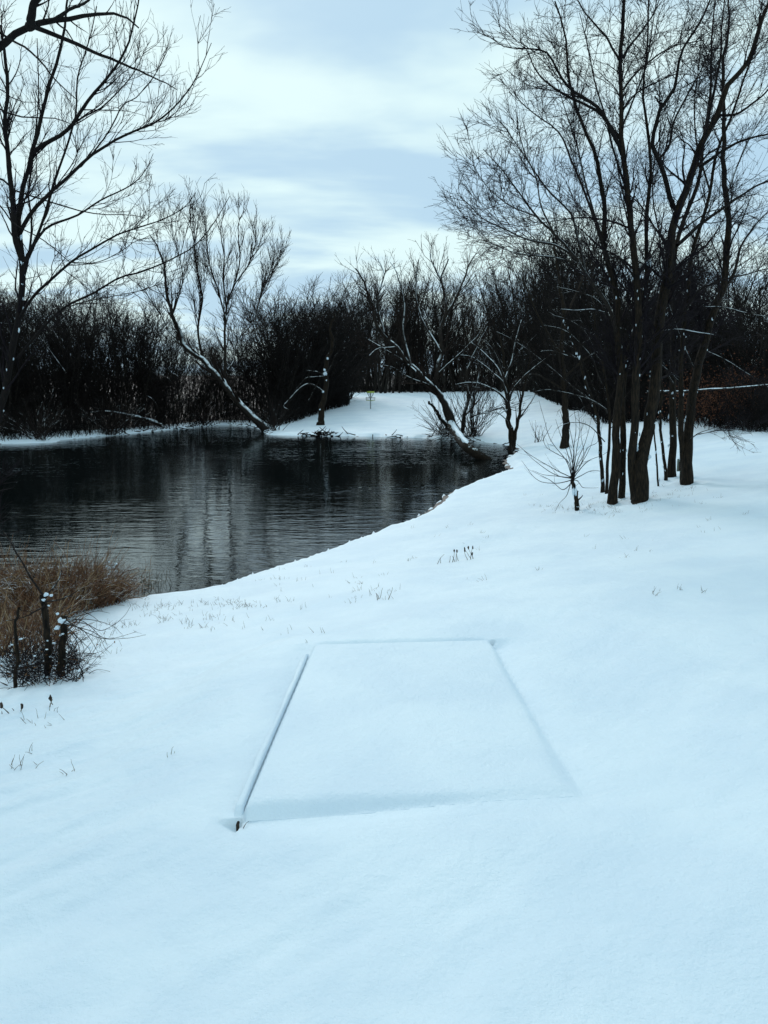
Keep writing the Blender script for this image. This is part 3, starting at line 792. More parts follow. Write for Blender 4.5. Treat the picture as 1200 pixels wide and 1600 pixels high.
# ---- tree at the left edge and the overhanging one --------------------
Y1 = 11.6
b1 = np.array([at_y(-22, 900, Y1)[0], Y1, 0]); b1[2] = gh(b1[0], b1[1])
trunkL = (np.array([b1-np.array((0, 0, .2)), b1]+[at_y(px, py, Y1) for px, py in ((-22, 760), (-4, 660), (15, 570), (27, 500), (34, 425), (31, 385), (29, 340), (40, 282), (51, 238), (65, 187), (76, 142), (91, 99), (98, 60), (104, 10), (108, -50))]), 0.076, .010)
lL = [G([(37, 410), (24, 365), (20, 310), (14, 260), (8, 190), (12, 120), (2, 40)], Y1, Y1-.6, .055, .016),
      G([(36, 412), (59, 365), (81, 297), (100, 240), (118, 180), (122, 120), (140, 60), (150, 10)], Y1, Y1+.9, .026, .006),
      G([(50, 240), (72, 222), (93, 210), (113, 193), (139, 156), (161, 130), (184, 99), (201, 65), (215, 15), (222, -30)], Y1, Y1-1.0, .038, .006),
      G([(108, 197), (130, 183), (156, 170), (181, 147), (210, 113), (225, 80)], Y1-.4, Y1+.2, .018, .004),
      G([(28, 372), (48, 333), (73, 308), (105, 278), (144, 241), (198, 210), (244, 190), (272, 170), (295, 142), (312, 113), (330, 68)], Y1, Y1-1.3, .036, .0035),
      G([(144, 241), (170, 205), (192, 165), (215, 150), (240, 120), (258, 85)], Y1-.5, Y1+.3, .014, .004),
      G([(244, 190), (262, 186), (280, 170), (292, 158)], Y1-.9, Y1-.6, .007, .003),
      G([(36, 420), (59, 374), (81, 352), (125, 333), (161, 311), (205, 289), (229, 262), (240, 240)], Y1, Y1+1.1, .026, .004),
      G([(30, 500), (40, 480), (55, 458), (77, 440), (110, 410), (139, 392), (176, 370), (205, 359), (257, 341), (290, 322), (306, 300)], Y1, Y1-1.5, .028, .0035),
      G([(27, 560), (66, 513), (103, 480), (147, 458), (183, 436), (220, 425), (271, 403), (304, 385), (330, 355), (345, 330), (359, 306)], Y1, Y1-2.0, .026, .0035),
      G([(110, 410), (150, 410), (185, 395), (215, 375), (240, 372)], Y1-.6, Y1+.2, .010, .003),
      G([(103, 480), (140, 470), (180, 462), (215, 455), (246, 445)], Y1-.5, Y1-1.8, .010, .003),
      G([(32, 455), (45, 400), (50, 350), (44, 300), (52, 240), (60, 150), (58, 60)], Y1, Y1+1.3, .022, .006),
      G([(59, 365), (75, 330), (82, 300), (110, 260), (128, 225), (150, 185)], Y1+.3, Y1+1.4, .014, .004),
      G([(105, 278), (120, 250), (118, 215), (128, 180)], Y1-.3, Y1-.1, .010, .003)]
lL = [(p_, a_*.8, b_) for p_, a_, b_ in lL]
hero('bare_tree', 'tall bare tree at the left edge with long upswept branches over the pond', 'tree', b1, [trunkL], lL, 41,
     [dict(dens=6.5, t0=.12, t1=.98, ang=.55, asd=.2, lmin=.35, lmax=1.25, rr=.40, rmin=.0046, N=8, wig=.12, trop=UP*.09, sides=4),
      dict(dens=10, t0=.15, t1=1.0, ang=.6, asd=.2, lmin=.15, lmax=.6, rr=.5, rmin=.0033, N=5, wig=.14, trop=UP*.10, sides=3),
      dict(dens=12, t0=.2, t1=1.0, ang=.6, asd=.2, lmin=.06, lmax=.24, rr=.6, rmin=.0027, N=3, wig=.15, trop=UP*.06, sides=3)],
     bark=M_BARK_DRY, snow=110)
Y2 = 6.2
b2 = np.array([-4.3, Y2, 0]); b2[2] = gh(-4.3, Y2)
tr2 = np.array([b2-np.array((0, 0, .2)), b2, (-4.25, Y2, 2.2), (-4.1, Y2, 3.6), (-3.9, Y2, 4.9), (-3.6, Y2, 5.7), (-3.2, Y2, 6.5), (-2.9, Y2, 7.6)])
s5 = lambda z: (np.interp(z, tr2[1:, 2], tr2[1:, 0]), Y2, z)
lM = [G([(-40, 95), (20, 57), (45, 42), (76, 34), (113, 27), (142, 24), (181, 23), (198, 31), (215, 45)], Y2, Y2+.6, .050, .005, start=s5(5.0)),
      G([(45, 42), (52, 15), (70, -30), (80, -90)], Y2+.1, Y2-.3, .034, .012),
      G([(50, 41), (62, 45), (99, 60), (142, 79), (187, 96), (221, 113), (252, 127), (275, 140)], Y2+.1, Y2+1.0, .019, .003),
      G([(-40, 50), (23, 67), (45, 79), (68, 102), (82, 122), (119, 156)], Y2, Y2-.5, .016, .003, start=s5(5.1)),
      G([(-40, 140), (20, 153), (37, 160), (65, 160)], Y2, Y2+.4, .010, .002, start=s5(4.6)),
      G([(-40, 175), (20, 180), (42, 184), (88, 186), (113, 195)], Y2, Y2+.7, .013, .003, start=s5(4.4)),
      G([(-40, 275), (22, 297), (66, 311), (128, 330), (165, 335), (205, 335), (227, 341)], Y2, Y2+.8, .013, .0025, start=s5(4.0)),
      G([(-40, 310), (22, 350), (66, 374), (95, 398), (110, 410)], Y2, Y2-.2, .010, .003, start=s5(3.8)),
      G([(76, 34), (110, 15), (140, 0), (170, -30)], Y2+.2, Y2-.4, .015, .004)]
hero('bare_tree', 'nearer bare tree mostly outside the left edge, its drooping limbs crossing the top corner', 'tree', b2, [(tr2, .14, .05)], lM, 42,
     [dict(dens=4.4, t0=.30, t1=.99, ang=.75, asd=.25, lmin=.15, lmax=.6, rr=.45, rmin=.0026, N=7, wig=.17, trop=UP*.06, sides=3),
      dict(dens=9.0, t0=.15, t1=1.0, ang=.8, asd=.25, lmin=.06, lmax=.24, rr=.55, rmin=.0019, N=5, wig=.2, trop=UP*.05, sides=3)],
     bark=M_BARK_DRY, snow=10)

# ---- willow leaning over the far bank, left --------------------------
tW, bW = stand([(417, 672), (405, 660), (392, 648), (369, 625), (348, 596), (329, 577), (317, 561), (302, 552), (288, 536), (275, 505), (262, 465), (257, 425), (248, 390), (235, 370)], at_ground(417, 673)[1], .23, .025)
DW = bW[1]
lW = [G([(348, 597), (352, 577), (352, 540), (354, 480), (367, 443), (375, 400), (372, 350), (382, 330)], DW, DW+1, .085, .012),
      G([(356, 577), (366, 563), (367, 542), (373, 529), (395, 505), (405, 470), (420, 430), (430, 395)], DW, DW+2, .04, .012),
      G([(317, 561), (311, 538), (309, 510), (316, 470), (312, 443), (305, 400), (300, 360), (292, 335)], DW, DW-2, .07, .012),
      G([(354, 500), (340, 450), (325, 400), (322, 360), (318, 330)], DW, DW+2.5, .055, .012),
      G([(354, 480), (349, 440), (350, 400), (345, 360), (352, 328)], DW, DW-2, .05, .012),
      G([(367, 443), (390, 410), (400, 370), (395, 345)], DW, DW+1, .042, .012),
      G([(288, 536), (265, 520), (250, 490), (230, 460), (215, 445)], DW, DW+1.5, .042, .012),
      G([(270, 490), (285, 440), (280, 400), (268, 360), (272, 330)], DW, DW+2.5, .042, .012),
      G([(400, 490), (410, 450), (425, 425), (438, 405)], DW, DW-1, .03, .012)]
hero('willow_tree', 'bare willow leaning left from the far bank, snow along its slanting trunk', 'tree', bW, [tW], lW, 51,
     [dict(dens=4.2, t0=.15, t1=.98, ang=.40, asd=.15, lmin=1.2, lmax=3.0, rr=.45, rmin=.016, N=7, wig=.08, trop=UP*.10, sides=4),
      dict(dens=3.8, t0=.15, t1=1.0, ang=.42, asd=.15, lmin=.6, lmax=1.7, rr=.5, rmin=.011, N=5, wig=.08, trop=UP*.10, sides=3),
      dict(dens=3.0, t0=.2, t1=1.0, ang=.5, asd=.15, lmin=.3, lmax=.8, rr=.6, rmin=.009, N=3, wig=.08, trop=UP*.06, sides=3)],
     bark=M_LIMB_WHITE, limbmat=M_LIMB_SNOW, twigmat=M_TWIG_FAR)

# ---- centre willow with fallen trunk ---------------------------------
bC2 = at_ground(712, 683); DC = bC2[1]
def ctr(pts, r0, r1, dy=0.0, first=None): return G(pts, DC, DC+dy, r0, r1, start=first if first is not None else bC2-np.array((0, 0, .1)))
tCs = [ctr([(710, 676), (695, 630), (672, 602), (642, 572), (617, 542), (597, 520), (585, 490), (572, 450), (556, 420)], .19, .03, -1.5),
       ctr([(708, 670), (690, 630), (681, 600), (685, 570), (690, 550), (687, 520), (696, 480), (690, 440), (702, 405)], .17, .03, 1.0),
       ctr([(706, 672), (695, 660), (680, 640), (670, 627)], .12, .05, -2.0),
       ctr([(722, 676), (725, 645), (732, 620), (728, 585), (745, 545), (762, 510)], .11, .02, .8),
       ctr([(737, 678), (737, 650), (741, 615), (748, 580), (742, 530), (752, 480)], .10, .02, 1.8)]
lCs = [G([(687, 582), (710, 560), (730, 542), (750, 520), (765, 490)], DC, DC-1, .06, .015), G([(735, 652), (745, 648), (760, 645), (780, 637), (800, 640)], DC, DC-1.5, .045, .012),
       G([(642, 572), (630, 520), (632, 480), (622, 430), (610, 410)], DC-.8, DC+1, .07, .02), G([(690, 550), (660, 500), (650, 450), (655, 405)], DC+.5, DC+2, .07, .02),
       G([(693, 500), (720, 450), (735, 410), (745, 395)], DC+.8, DC, .07, .02), G([(617, 542), (590, 545), (577, 555)], DC-1, DC-2, .03, .012),
       G([(650, 580), (625, 560), (600, 545), (575, 530)], DC-1, DC+1, .05, .015), G([(672, 602), (640, 590), (615, 575), (596, 570)], DC-.5, DC-2, .04, .012),
       G([(690, 440), (675, 410), (672, 395)], DC+.9, DC+1.5, .05, .02), G([(600, 520), (590, 470), (600, 430), (590, 405)], DC-1.4, DC, .05, .02)]
hero('willow_tree', 'many-stemmed bare willow with snow-topped limbs at the far edge of the pond', 'tree', bC2, tCs, lCs, 52,
     [dict(dens=4.2, t0=.2, t1=.98, ang=.5, asd=.2, lmin=.9, lmax=2.6, rr=.45, rmin=.015, N=7, wig=.10, trop=UP*.06, sides=4),
      dict(dens=3.6, t0=.15, t1=1.0, ang=.5, asd=.2, lmin=.5, lmax=1.3, rr=.5, rmin=.010, N=5, wig=.10, trop=UP*.08, sides=3),
      dict(dens=2.6, t0=.2, t1=1.0, ang=.5, asd=.2, lmin=.25, lmax=.7, rr=.6, rmin=.008, N=3, wig=.1, trop=UP*.06, sides=3)],
     bark=M_LIMB_WHITE, limbmat=M_LIMB_WHITE, twigmat=M_TWIG_FAR, k0=10)
def fallen_log():
    a0 = at_ground(704, 684)+np.array((0, 0, .45)); p1 = at_z(730, 699, .38); p2 = at_z(758, 715, .0)
    t = thing('fallen_log', 'thick fallen willow trunk dipping into the water under a cap of snow', 'fallen log', a0)
    pts = catmull([a0, p1, p2+np.array((.25, -.2, -.2))], 20)
    v, f = tubes(pts[None], np.linspace(.26, .17, 20)[None], 12, 4, .12); link('trunk', mesh_from('trunk', v-a0, f, M_BARK), t)
    sp = pts[:18]+np.array((0, 0, .14))
    rs = np.linspace(.17, .10, 18)*(1+.12*np.sin(np.arange(18)*1.3)); rs[0] = .05; rs[-1] = .02
    v, f = tubes(sp[None], rs[None], 10, 5, .15); link('snow_cap', mesh_from('snow_cap', v-a0, f, M_SNOW), t)
    rng = np.random.default_rng(8)
    B = 40; P0 = pts[rng.integers(2, 16, B)]; D = rng.normal(size=(B, 3))*np.array((1, .5, .25))+np.array((-.7, -.3, -.05)); D /= np.linalg.norm(D, axis=1, keepdims=True)
    P = grow(P0, D, rng.uniform(.4, 1.8, B), 6, .12, UP*-.01, rng)
    v, f = tubes(P, np.linspace(.018, .006, 6)[None]*np.ones((B, 1)), 3); link('twigs', mesh_from('twigs', v-a0, f, M_TWIG_SNOW), t, kind='stuff')
fallen_log()
def brush(name, label, cat, px, py, n, h, spread, seed, m, r=.006, group=None, lean=(0, 0), sub=True):
    b = at_ground(px, py); rng = np.random.default_rng(seed)
    o = thing(name, label, cat, b, group)
    D = rng.normal(size=(n, 3))*np.array((spread, spread, .2))+np.array((lean[0], lean[1], 1)); D /= np.linalg.norm(D, axis=1, keepdims=True)
    P0 = rng.normal(size=(n, 3))*np.array((.08, .08, 0))*h+np.array((0, 0, -.03))
    L = rng.uniform(.5, 1.1, n)*h
    P = grow(P0, D, L, 8, .09, UP*.02, rng); R = np.linspace(r, r*.35, 8)[None]*rng.uniform(.7, 1.3, (n, 1))
    parts = [tubes(P, R, 4)]
    if sub:
        c = children(P, R, L, 3.5/h**.5, .2, 1, .5, .2, .15*h, .45*h, .6, r*.45, 5, .12, UP*.03, rng)
        if c: parts.append(tubes(c[0], c[1], 3))
    v, f = join(parts[1:] or parts)
    if sub:
        link('stems', mesh_from('stems', *parts[0], m), o, kind='stuff')
        link('twigs', mesh_from('twigs', v, f, m), o, kind='stuff')
    else: link('stems', mesh_from('stems', v, f, m), o, kind='stuff')
    return o
brush('shrub', 'low thorny bare shrub at the left foot of the many-stemmed willow', 'shrub', 693, 679, 46, 2.0, .75, 3, M_TWIG_FAR, .014, lean=(-.3, 0))
brush('shrub', 'dense bare brush around the right foot of the many-stemmed willow', 'shrub', 737, 683, 60, 3.0, .5, 4, M_TWIG_SNOW, .014)
brush('shrub', 'snow-flecked low brush over the left end of the far bank', 'shrub', 62, 688, 40, 2.2, .8, 14, M_TWIG_SNOW, .018)
brush('shrub', 'snow-flecked spreading brush beside the fallen tree on the far left bank', 'shrub', 172, 679, 46, 2.6, .9, 15, M_TWIG_SNOW, .020)
brush('shrub', 'thin pale brush on the far bank between the fallen tree and leaning willow', 'shrub', 318, 666, 34, 2.6, .7, 16, M_TWIG_SNOW, .018)
brush('shrub', 'dark low brush around the foot of the leaning willow', 'shrub', 428, 673, 30, 2.2, .7, 17, M_TWIG_SNOW, .016)
brush('shrub', 'small fan of bare shoots in the snow right of the bank tree', 'shrub', 841, 691, 12, 1.0, .4, 6, M_TWIG_FAR, .010)

# ---- bank tree by the inlet ------------------------------------------
bT = at_ground(800, 704); DT = bT[1]
def tt(pts, r0, r1, dy=0.): return G(pts, DT, DT+dy, r0, r1, start=bT-np.array((0, 0, .1)))
tT = [tt([(799, 690), (797, 660), (793, 627), (790, 590), (786, 555), (780, 520)], .13, .025, .5), tt([(803, 690), (810, 660), (815, 627), (822, 590), (828, 560)], .09, .02, -.6)]
lT = [G([(794, 640), (792, 627), (780, 615), (757, 602), (735, 597), (712, 600)], DT, DT-1.2, .05, .012), G([(793, 627), (785, 597), (767, 580), (755, 570), (738, 558), (720, 555)], DT, DT-.4, .05, .012),
      G([(792, 615), (780, 580), (765, 560), (750, 545), (735, 535)], DT, DT+1, .045, .012), G([(796, 625), (800, 612), (812, 595), (840, 570), (852, 560)], DT, DT-1, .045, .012),
      G([(791, 600), (775, 555), (757, 530)], DT+.2, DT-.8, .04, .012), G([(790, 590), (800, 560), (806, 530), (815, 500)], DT+.2, DT+1, .04, .012),
      G([(793, 640), (783, 645), (768, 655), (755, 665)], DT, DT-1.2, .025, .01), G([(797, 670), (790, 655), (775, 645), (750, 648), (735, 656)], DT, DT-1.6, .025, .008)]
hero('bare_tree', 'low spreading bare tree on the snowy point beside the narrow inlet', 'tree', bT, tT, lT, 53,
     [dict(dens=3.8, t0=.25, t1=.98, ang=.45, asd=.2, lmin=.7, lmax=2.0, rr=.5, rmin=.011, N=7, wig=.08, trop=UP*.04, sides=4),
      dict(dens=2.6, t0=.15, t1=1.0, ang=.5, asd=.2, lmin=.3, lmax=1.0, rr=.5, rmin=.007, N=4, wig=.10, trop=UP*.04, sides=3)],
     limbmat=M_LIMB_WHITE, twigmat=M_TWIG_SNOW, snow=20, k0=10)
tS3, bS3 = stand([(501, 664), (503, 645), (506, 625), (511, 605), (508, 588), (512, 562), (520, 540), (516, 515), (525, 490)], at_ground(501, 664)[1], .20, .05)
DS = bS3[1]
lS3 = [G([(507, 614), (490, 602), (478, 601), (463, 612), (449, 627), (443, 635), (452, 640)], DS, DS-1.2, .05, .02), G([(510, 590), (500, 582), (488, 580), (478, 578)], DS, DS-.8, .04, .015),
       G([(511, 585), (518, 570), (522, 560), (530, 548)], DS, DS-.5, .04, .015), G([(508, 588), (480, 590), (470, 600), (460, 610)], DS, DS+.8, .03, .015)]
hero('bare_tree', 'short dark tree with snow in its crook before the dense far thicket', 'tree', bS3, [tS3], lS3, 54,
     [dict(dens=1.6, t0=.4, t1=.98, ang=.6, asd=.2, lmin=.5, lmax=1.5, rr=.5, rmin=.012, N=6, wig=.12, trop=UP*.04, sides=3)], twigmat=M_TWIG_DARK, limbmat=M_LIMB_SNOW, snow=0, k0=10)
def crook_snow():
    rng = np.random.default_rng(3)
    ps = [heap(at_y(px, py, DS-.16), s_*.7, rng, 1.1, 12) for px, py, s_ in ((508, 584, .16), (507, 578, .10), (510, 594, .08), (512, 560, .10), (505, 612, .09), (500, 640, .06))]
    v, f = join(ps); o = [x for x in bpy.data.objects if x.get('label', '').startswith('short dark tree')][0]
    link('snow_clump', mesh_from('snow_clump', v-np.array(o.location), f, M_SNOW), o, kind='stuff')
crook_snow()

# ---- the woods --------------------------------------------------------
SHP = [at_z(*p)[1] for p in ((-200, 702, 0), (20, 693, 0), (100, 687, 0), (200, 678, 0), (300, 668, 0), (350, 664.5, 0), (430, 668, 0))]
def shd(px): return np.interp(px, (-200, 20, 100, 200, 300, 350, 430), SHP)
def wood_variant(seed, h, kind):
    """trunk and crown meshes of one bare tree, base at the origin"""
    rng = np.random.default_rng(seed)
    multi = {'tree': 1, 'thicket': 7, 'willow': 4, 'pole': 1}[kind]
    P0 = rng.normal(size=(multi, 3))*np.array((.25, .25, 0)) * (multi > 1); P0[:, 2] = -.1
    D = rng.normal(size=(multi, 3))*{'tree': .05, 'thicket': .33, 'willow': .28, 'pole': .05}[kind]+UP; D /= np.linalg.norm(D, axis=1, keepdims=True)
    L = h*rng.uniform(.75, 1.0, multi)
    P = grow(P0, D, L, 14, .06, UP*.02, rng)
    r0 = {'tree': .13, 'thicket': .06, 'willow': .12, 'pole': .085}[kind]*h/9
    R = (r0*(1-.85*np.linspace(0, 1, 14)))[None]*rng.uniform(.7, 1.1, (multi, 1))
    tr = tubes(P, R, 7, seed, .08)
    t0 = {'tree': .22, 'thicket': .05, 'willow': .25, 'pole': .45}[kind]
    d1 = {'tree': 3.6, 'thicket': 1.9, 'willow': 2.0, 'pole': 2.6}[kind]
    parts = []
    c1 = children(P, R, L, d1, t0, .99, .75 if kind != 'willow' else .45, .2, h*.18, h*.42, .45, .017, 8, .10, UP*.06, rng, short=.5)
    c2 = children(*c1, {'tree': 2.3, 'thicket': 3.0, 'willow': 2.0, 'pole': 1.8}[kind], .12, 1, .6, .22, h*.08, h*.18, .5, .011, 5, .12, UP*.05, rng)
    c3 = children(*c2, {'tree': 2.4, 'thicket': 3.6, 'willow': 2.4, 'pole': 2}[kind], .15, 1, .6, .22, h*.035, h*.085, .6, .0075, 3, .12, UP*.04, rng)
    parts = [tubes(c1[0], c1[1], 4), tubes(c2[0], c2[1], 3), tubes(c3[0], c3[1], 3)]
    v, f = join(parts)
    far = kind in ('willow',)
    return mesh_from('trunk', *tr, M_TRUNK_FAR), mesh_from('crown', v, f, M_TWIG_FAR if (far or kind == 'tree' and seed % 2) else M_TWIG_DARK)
VAR = {}
for i, (kd, h) in enumerate((('tree', 9), ('tree', 9), ('tree', 9), ('thicket', 7), ('thicket', 7), ('thicket', 7), ('willow', 9), ('willow', 9), ('pole', 10), ('pole', 10))):
    VAR.setdefault(kd, []).append((wood_variant(100+i, h, kd), h))
ntri = sum(len(m_.polygons) for kd in VAR for (ms, h) in VAR[kd] for m_ in ms)*2
print('variant tris', ntri)
wrng = random.Random(5)
def wood(kind, px, dist, top_py, label, group, name='bare_tree', cat='tree', lean=0):
    """place a copy so that its base stands at column px, its top near row top_py"""
    x = (px-600)/F*dist*CP
    z = gh(x, dist)
    topz = at_y(px, top_py, dist)[2]
    (tm, cm), h = wrng.choice(VAR[kind])
    s = max(.25, (topz-z)/h/.93)
    o = thing(name, label, cat, (x, dist, z), group)
    o.rotation_euler = (wrng.uniform(-.05, .05), wrng.uniform(-.06, .06)+lean, wrng.uniform(0, 6.28))
    w = s*wrng.uniform(.9, 1.2) if kind != 'thicket' else max(s, .75)*wrng.uniform(.9, 1.15)
    o.scale = (w, w, s)
    link('trunk', tm, o); link('crown', cm, o)
    return o
def profile(px, pts):
    xs = [p[0] for p in pts]; ys = [p[1] for p in pts]; return float(np.interp(px, xs, ys))
top_left = [(-200, 440), (20, 450), (60, 455), (120, 458), (200, 462), (250, 500), (300, 525), (360, 528), (400, 500), (430, 455), (470, 440), (520, 437), (560, 455)]
LW = ('front-row thicket tree on the far left bank, left of the leaning willow', 'front thicket trees along the far left bank')
LW1 = ('front-row thicket tree on the far bank behind the leaning willow', 'front thicket trees behind the leaning willow')
LW2 = ('back-row bare tree rising behind the thicket of the far left bank', 'back trees of the far left bank')
for i in range(58):
    px = -170+i*10.2+wrng.uniform(-6, 6)
    x_ = px
    dist = float(shd(px))+2.2+wrng.uniform(0, 7)
    wood('thicket', px, dist, profile(px, top_left)+wrng.uniform(-2, 26), *(LW if px < 250 else LW1))
for i in range(44):
    px = -170+i*13+wrng.uniform(-8, 8)
    wood('thicket' if i % 3 else 'tree', px, 64+wrng.uniform(0, 12), profile(px, top_left)+wrng.uniform(-10, 16), *LW2)
DK = ('dense black thicket tree in the rounded mass left of the far meadow', 'thicket trees of the rounded dark mass')
for i in range(30):
    q = i/29
    px = 418+q*118+wrng.uniform(-6, 6); dist = 49+q*12+wrng.uniform(0, 7)
    if px > 520: dist += 4
    wood('thicket', px, dist, profile(px, top_left)+wrng.uniform(-6, 30), *DK)
top_mid = [(520, 470), (560, 462), (600, 448), (640, 436), (700, 442), (740, 462), (770, 458), (800, 430), (840, 385), (880, 372), (920, 372)]
MW2 = ('tall bare tree at the back of the wood behind the far meadow', 'back trees of the wood behind the far meadow')
MW = ('slender bare tree in the wood behind the far snowy meadow', 'trees of the wood behind the far meadow')
for i in range(48):
    px = 520+i*7.2+wrng.uniform(-5, 5); 
    wood(('pole', 'tree', 'pole', 'willow')[i % 4], px, 82+wrng.uniform(0, 9), profile(px, top_mid)+wrng.uniform(0, 34), *MW)
for i in range(44):
    px = 510+i*8.6+wrng.uniform(-5, 5)
    wood(('tree', 'willow', 'thicket', 'tree')[i % 4], px, 94+wrng.uniform(0, 16), profile(px, top_mid)+wrng.uniform(-8, 14), *MW2)
RW = ('low dark thicket tree along the snow edge behind the clump of trunks', 'front thicket of the dark wood on the right')
RW2 = ('tall bare tree at the back of the dark wood behind the clump', 'back trees of the dark wood on the right')
top_r = [(800, 410), (850, 370), (900, 350), (1000, 355), (1060, 375), (1120, 395), (1180, 400), (1300, 390)]
for i in range(46):
    px = 838+i*9.6+wrng.uniform(-6, 6)
    hy = float(np.interp(px, (842, 870, 900, 950, 1050, 1180, 1300), [h_[1] for h_ in HEDGE]))
    wood('thicket', px, hy+2.5+wrng.uniform(0, 5), profile(px, [(838, 440), (950, 440), (1180, 470), (1300, 470)])+wrng.uniform(-10, 30), *RW)
for i in range(42):
    px = 845+i*10+wrng.uniform(-6, 6)
    hy = float(np.interp(px, (842, 870, 900, 950, 1050, 1180, 1300), [h_[1] for h_ in HEDGE]))
    wood(('tree', 'thicket')[i % 2], px, hy+9+wrng.uniform(0, 16), profile(px, top_r)+wrng.uniform(0, 30), *RW2)

def far_woods():
    rng = np.random.default_rng(66); vs, fs, o = [], [], 0
    for k in range(30):
        me = VAR['thicket'][k % 3][0][1]; h = VAR['thicket'][k % 3][1]
        co = np.empty(len(me.vertices)*3, np.float32); me.vertices.foreach_get('co', co); co = co.reshape(-1, 3)
        f = np.empty(len(me.loops), np.int32); me.loops.foreach_get('vertex_index', f); f = f.reshape(-1, 4)
        px = 520+k*12+rng.uniform(-6, 6); d = rng.uniform(100, 122); x = (px-600)/F*d*CP; z = gh(x, d)
        s = rng.uniform(6.5, 9.5)/h; w = s*1.5; a_ = rng.uniform(0, 6.28)
        c_, s_ = math.cos(a_)*w, math.sin(a_)*w
        vs.append(np.c_[co[:, 0]*c_-co[:, 1]*s_+x, co[:, 0]*s_+co[:, 1]*c_+d, co[:, 2]*s+z]); fs.append(f+o); o += len(co)
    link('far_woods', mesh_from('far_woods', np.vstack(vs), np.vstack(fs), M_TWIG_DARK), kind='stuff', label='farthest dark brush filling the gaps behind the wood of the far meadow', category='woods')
far_woods()
# undergrowth: thousands of brambles and thin stems no one could count
def undergrowth():
    rng = np.random.default_rng(77); pts = []
    def add(n, fx, fy, hmin, hmax):
        px = fx(n); d = fy(px, n); x = (px-600)/F*d*CP
        pts.append(np.c_[x, d, rng.uniform(hmin, hmax, n)])
    add(2600, lambda n: rng.uniform(-170, 425, n), lambda p, n: shd(p)+.3+rng.random(n)**1.5*8, .4, 2.2)
    add(1500, lambda n: rng.uniform(418, 545, n), lambda p, n: 45.6+(p-418)/127*15+rng.random(n)*6, .6, 2.8)
    add(1600, lambda n: rng.uniform(530, 850, n), lambda p, n: 84+rng.random(n)*20, .5, 2.6)
    hd = lambda p: np.interp(p, (842, 870, 900, 950, 1050, 1180, 1300), [h_[1] for h_ in HEDGE])
    add(3600, lambda n: rng.uniform(842, 1290, n), lambda p, n: hd(p)+rng.random(n)**1.3*5, .5, 2.3)
    q = np.vstack(pts); z = ground_h(q[:, 0], q[:, 1]); sd = shore_dist(q[:, 0], q[:, 1]); ok = sd > .12
    q, z = q[ok], z[ok]; B = len(q)
    P0 = np.c_[q[:, :2], z-.05]; D = rng.normal(size=(B, 3))*np.array((.4, .4, .1))+UP; D /= np.linalg.norm(D, axis=1, keepdims=True)
    P = grow(P0, D, q[:, 2], 4, .14, UP*0, rng)
    far = np.clip(q[:, 1]/60, .5, 1.4)[:, None]
    R = np.linspace(.018, .007, 4)[None]*far
    c = children(P, R, q[:, 2], 1.3, .15, 1, .7, .3, .3, 1.0, .6, .007, 3, .18, UP*0, rng)
    v, f = join([tubes(P, R, 3), tubes(c[0], c[1], 3)])
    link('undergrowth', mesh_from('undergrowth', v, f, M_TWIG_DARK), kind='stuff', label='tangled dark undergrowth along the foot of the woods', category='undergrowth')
    print('undergrowth faces', len(f))
undergrowth()
# brown-leaved bush at the right edge
def leafy_bush():
    rng = np.random.default_rng(12)
    b = at_ground(1150, 673); b = b+np.array((0, 1.2, 0)); b[2] = gh(b[0], b[1])
    o = thing('shrub', 'shrub still holding reddish brown dead leaves behind the right edge of the snow', 'shrub', b)
    n = 60; D = rng.normal(size=(n, 3))*np.array((.7, .5, .2))+UP; D /= np.linalg.norm(D, axis=1, keepdims=True)
    P = grow(rng.normal(size=(n, 3))*np.array((.7, .3, 0)), D, rng.uniform(1.2, 2.4, n), 8, .1, UP*.02, rng)
    R = np.linspace(.012, .004, 8)[None]*np.ones((n, 1))
    link('stems', mesh_from('stems', *tubes(P, R, 4), M_TWIG_DARK), o, kind='stuff')
    m = 5200; i = rng.integers(0, n, m); j = rng.integers(3, 8, m); c = P[i, j]+rng.normal(size=(m, 3))*np.array((.35, .25, .22))
    a_ = rng.normal(size=(m, 3)); a_ /= np.linalg.norm(a_, axis=1, keepdims=True); b_ = np.cross(a_, rng.normal(size=(m, 3))); b_ /= np.linalg.norm(b_, axis=1, keepdims=True)
    s = rng.uniform(.02, .04, m)[:, None]
    v = np.stack([c-a_*s, c+b_*s*.6, c+a_*s, c-b_*s*.6], 1).reshape(-1, 3)
    link('leaves', mesh_from('leaves', v, np.arange(4*m).reshape(-1, 4), M_LEAF, False), o, kind='stuff')
leafy_bush()

# ---- pale fallen and bent branches against the dark -------------------
def pole(name, label, cat, pts, y0, y1, r0, r1, seed, twigs=0, group=None, m=None):
    rng = np.random.default_rng(seed)
    g_ = G(pts, y0, y1)[0]; p = catmull(g_, 16); b = p[0].copy()
    o = thing(name, label, cat, b, group)
    R = np.linspace(r0, r1, 16)[None]
    link('stem', mesh_from('stem', *(lambda v, f: (v-b, f))(*tubes(p[None], R, 6)), m or M_LIMB_SNOW), o)
    L = np.linalg.norm(np.diff(p, axis=0), axis=1).sum()
    s = p[1:-1]+np.linspace(r0, r1, 14)[:, None]*np.array((0, 0, .75)); rs = np.linspace(r0*.5, r1*.5, 14)*(1+.5*rng.normal(size=14)).clip(.05, 1.6)
    link('snow_cap', mesh_from('snow_cap', *(lambda v, f: (v-b, f))(*tubes(s[None], rs[None], 5)), M_SNOW), o)
    if twigs:
        c = children(p[None], R, np.array([L]), twigs, .1, 1, .5, .2, .15*L, .4*L, .5, r1*.7, 6, .08, UP*.02, rng)
        if c: link('twigs', mesh_from('twigs', *(lambda v, f: (v-b, f))(*tubes(c[0], c[1], 4)), M_TWIG_SNOW), o, kind='stuff')
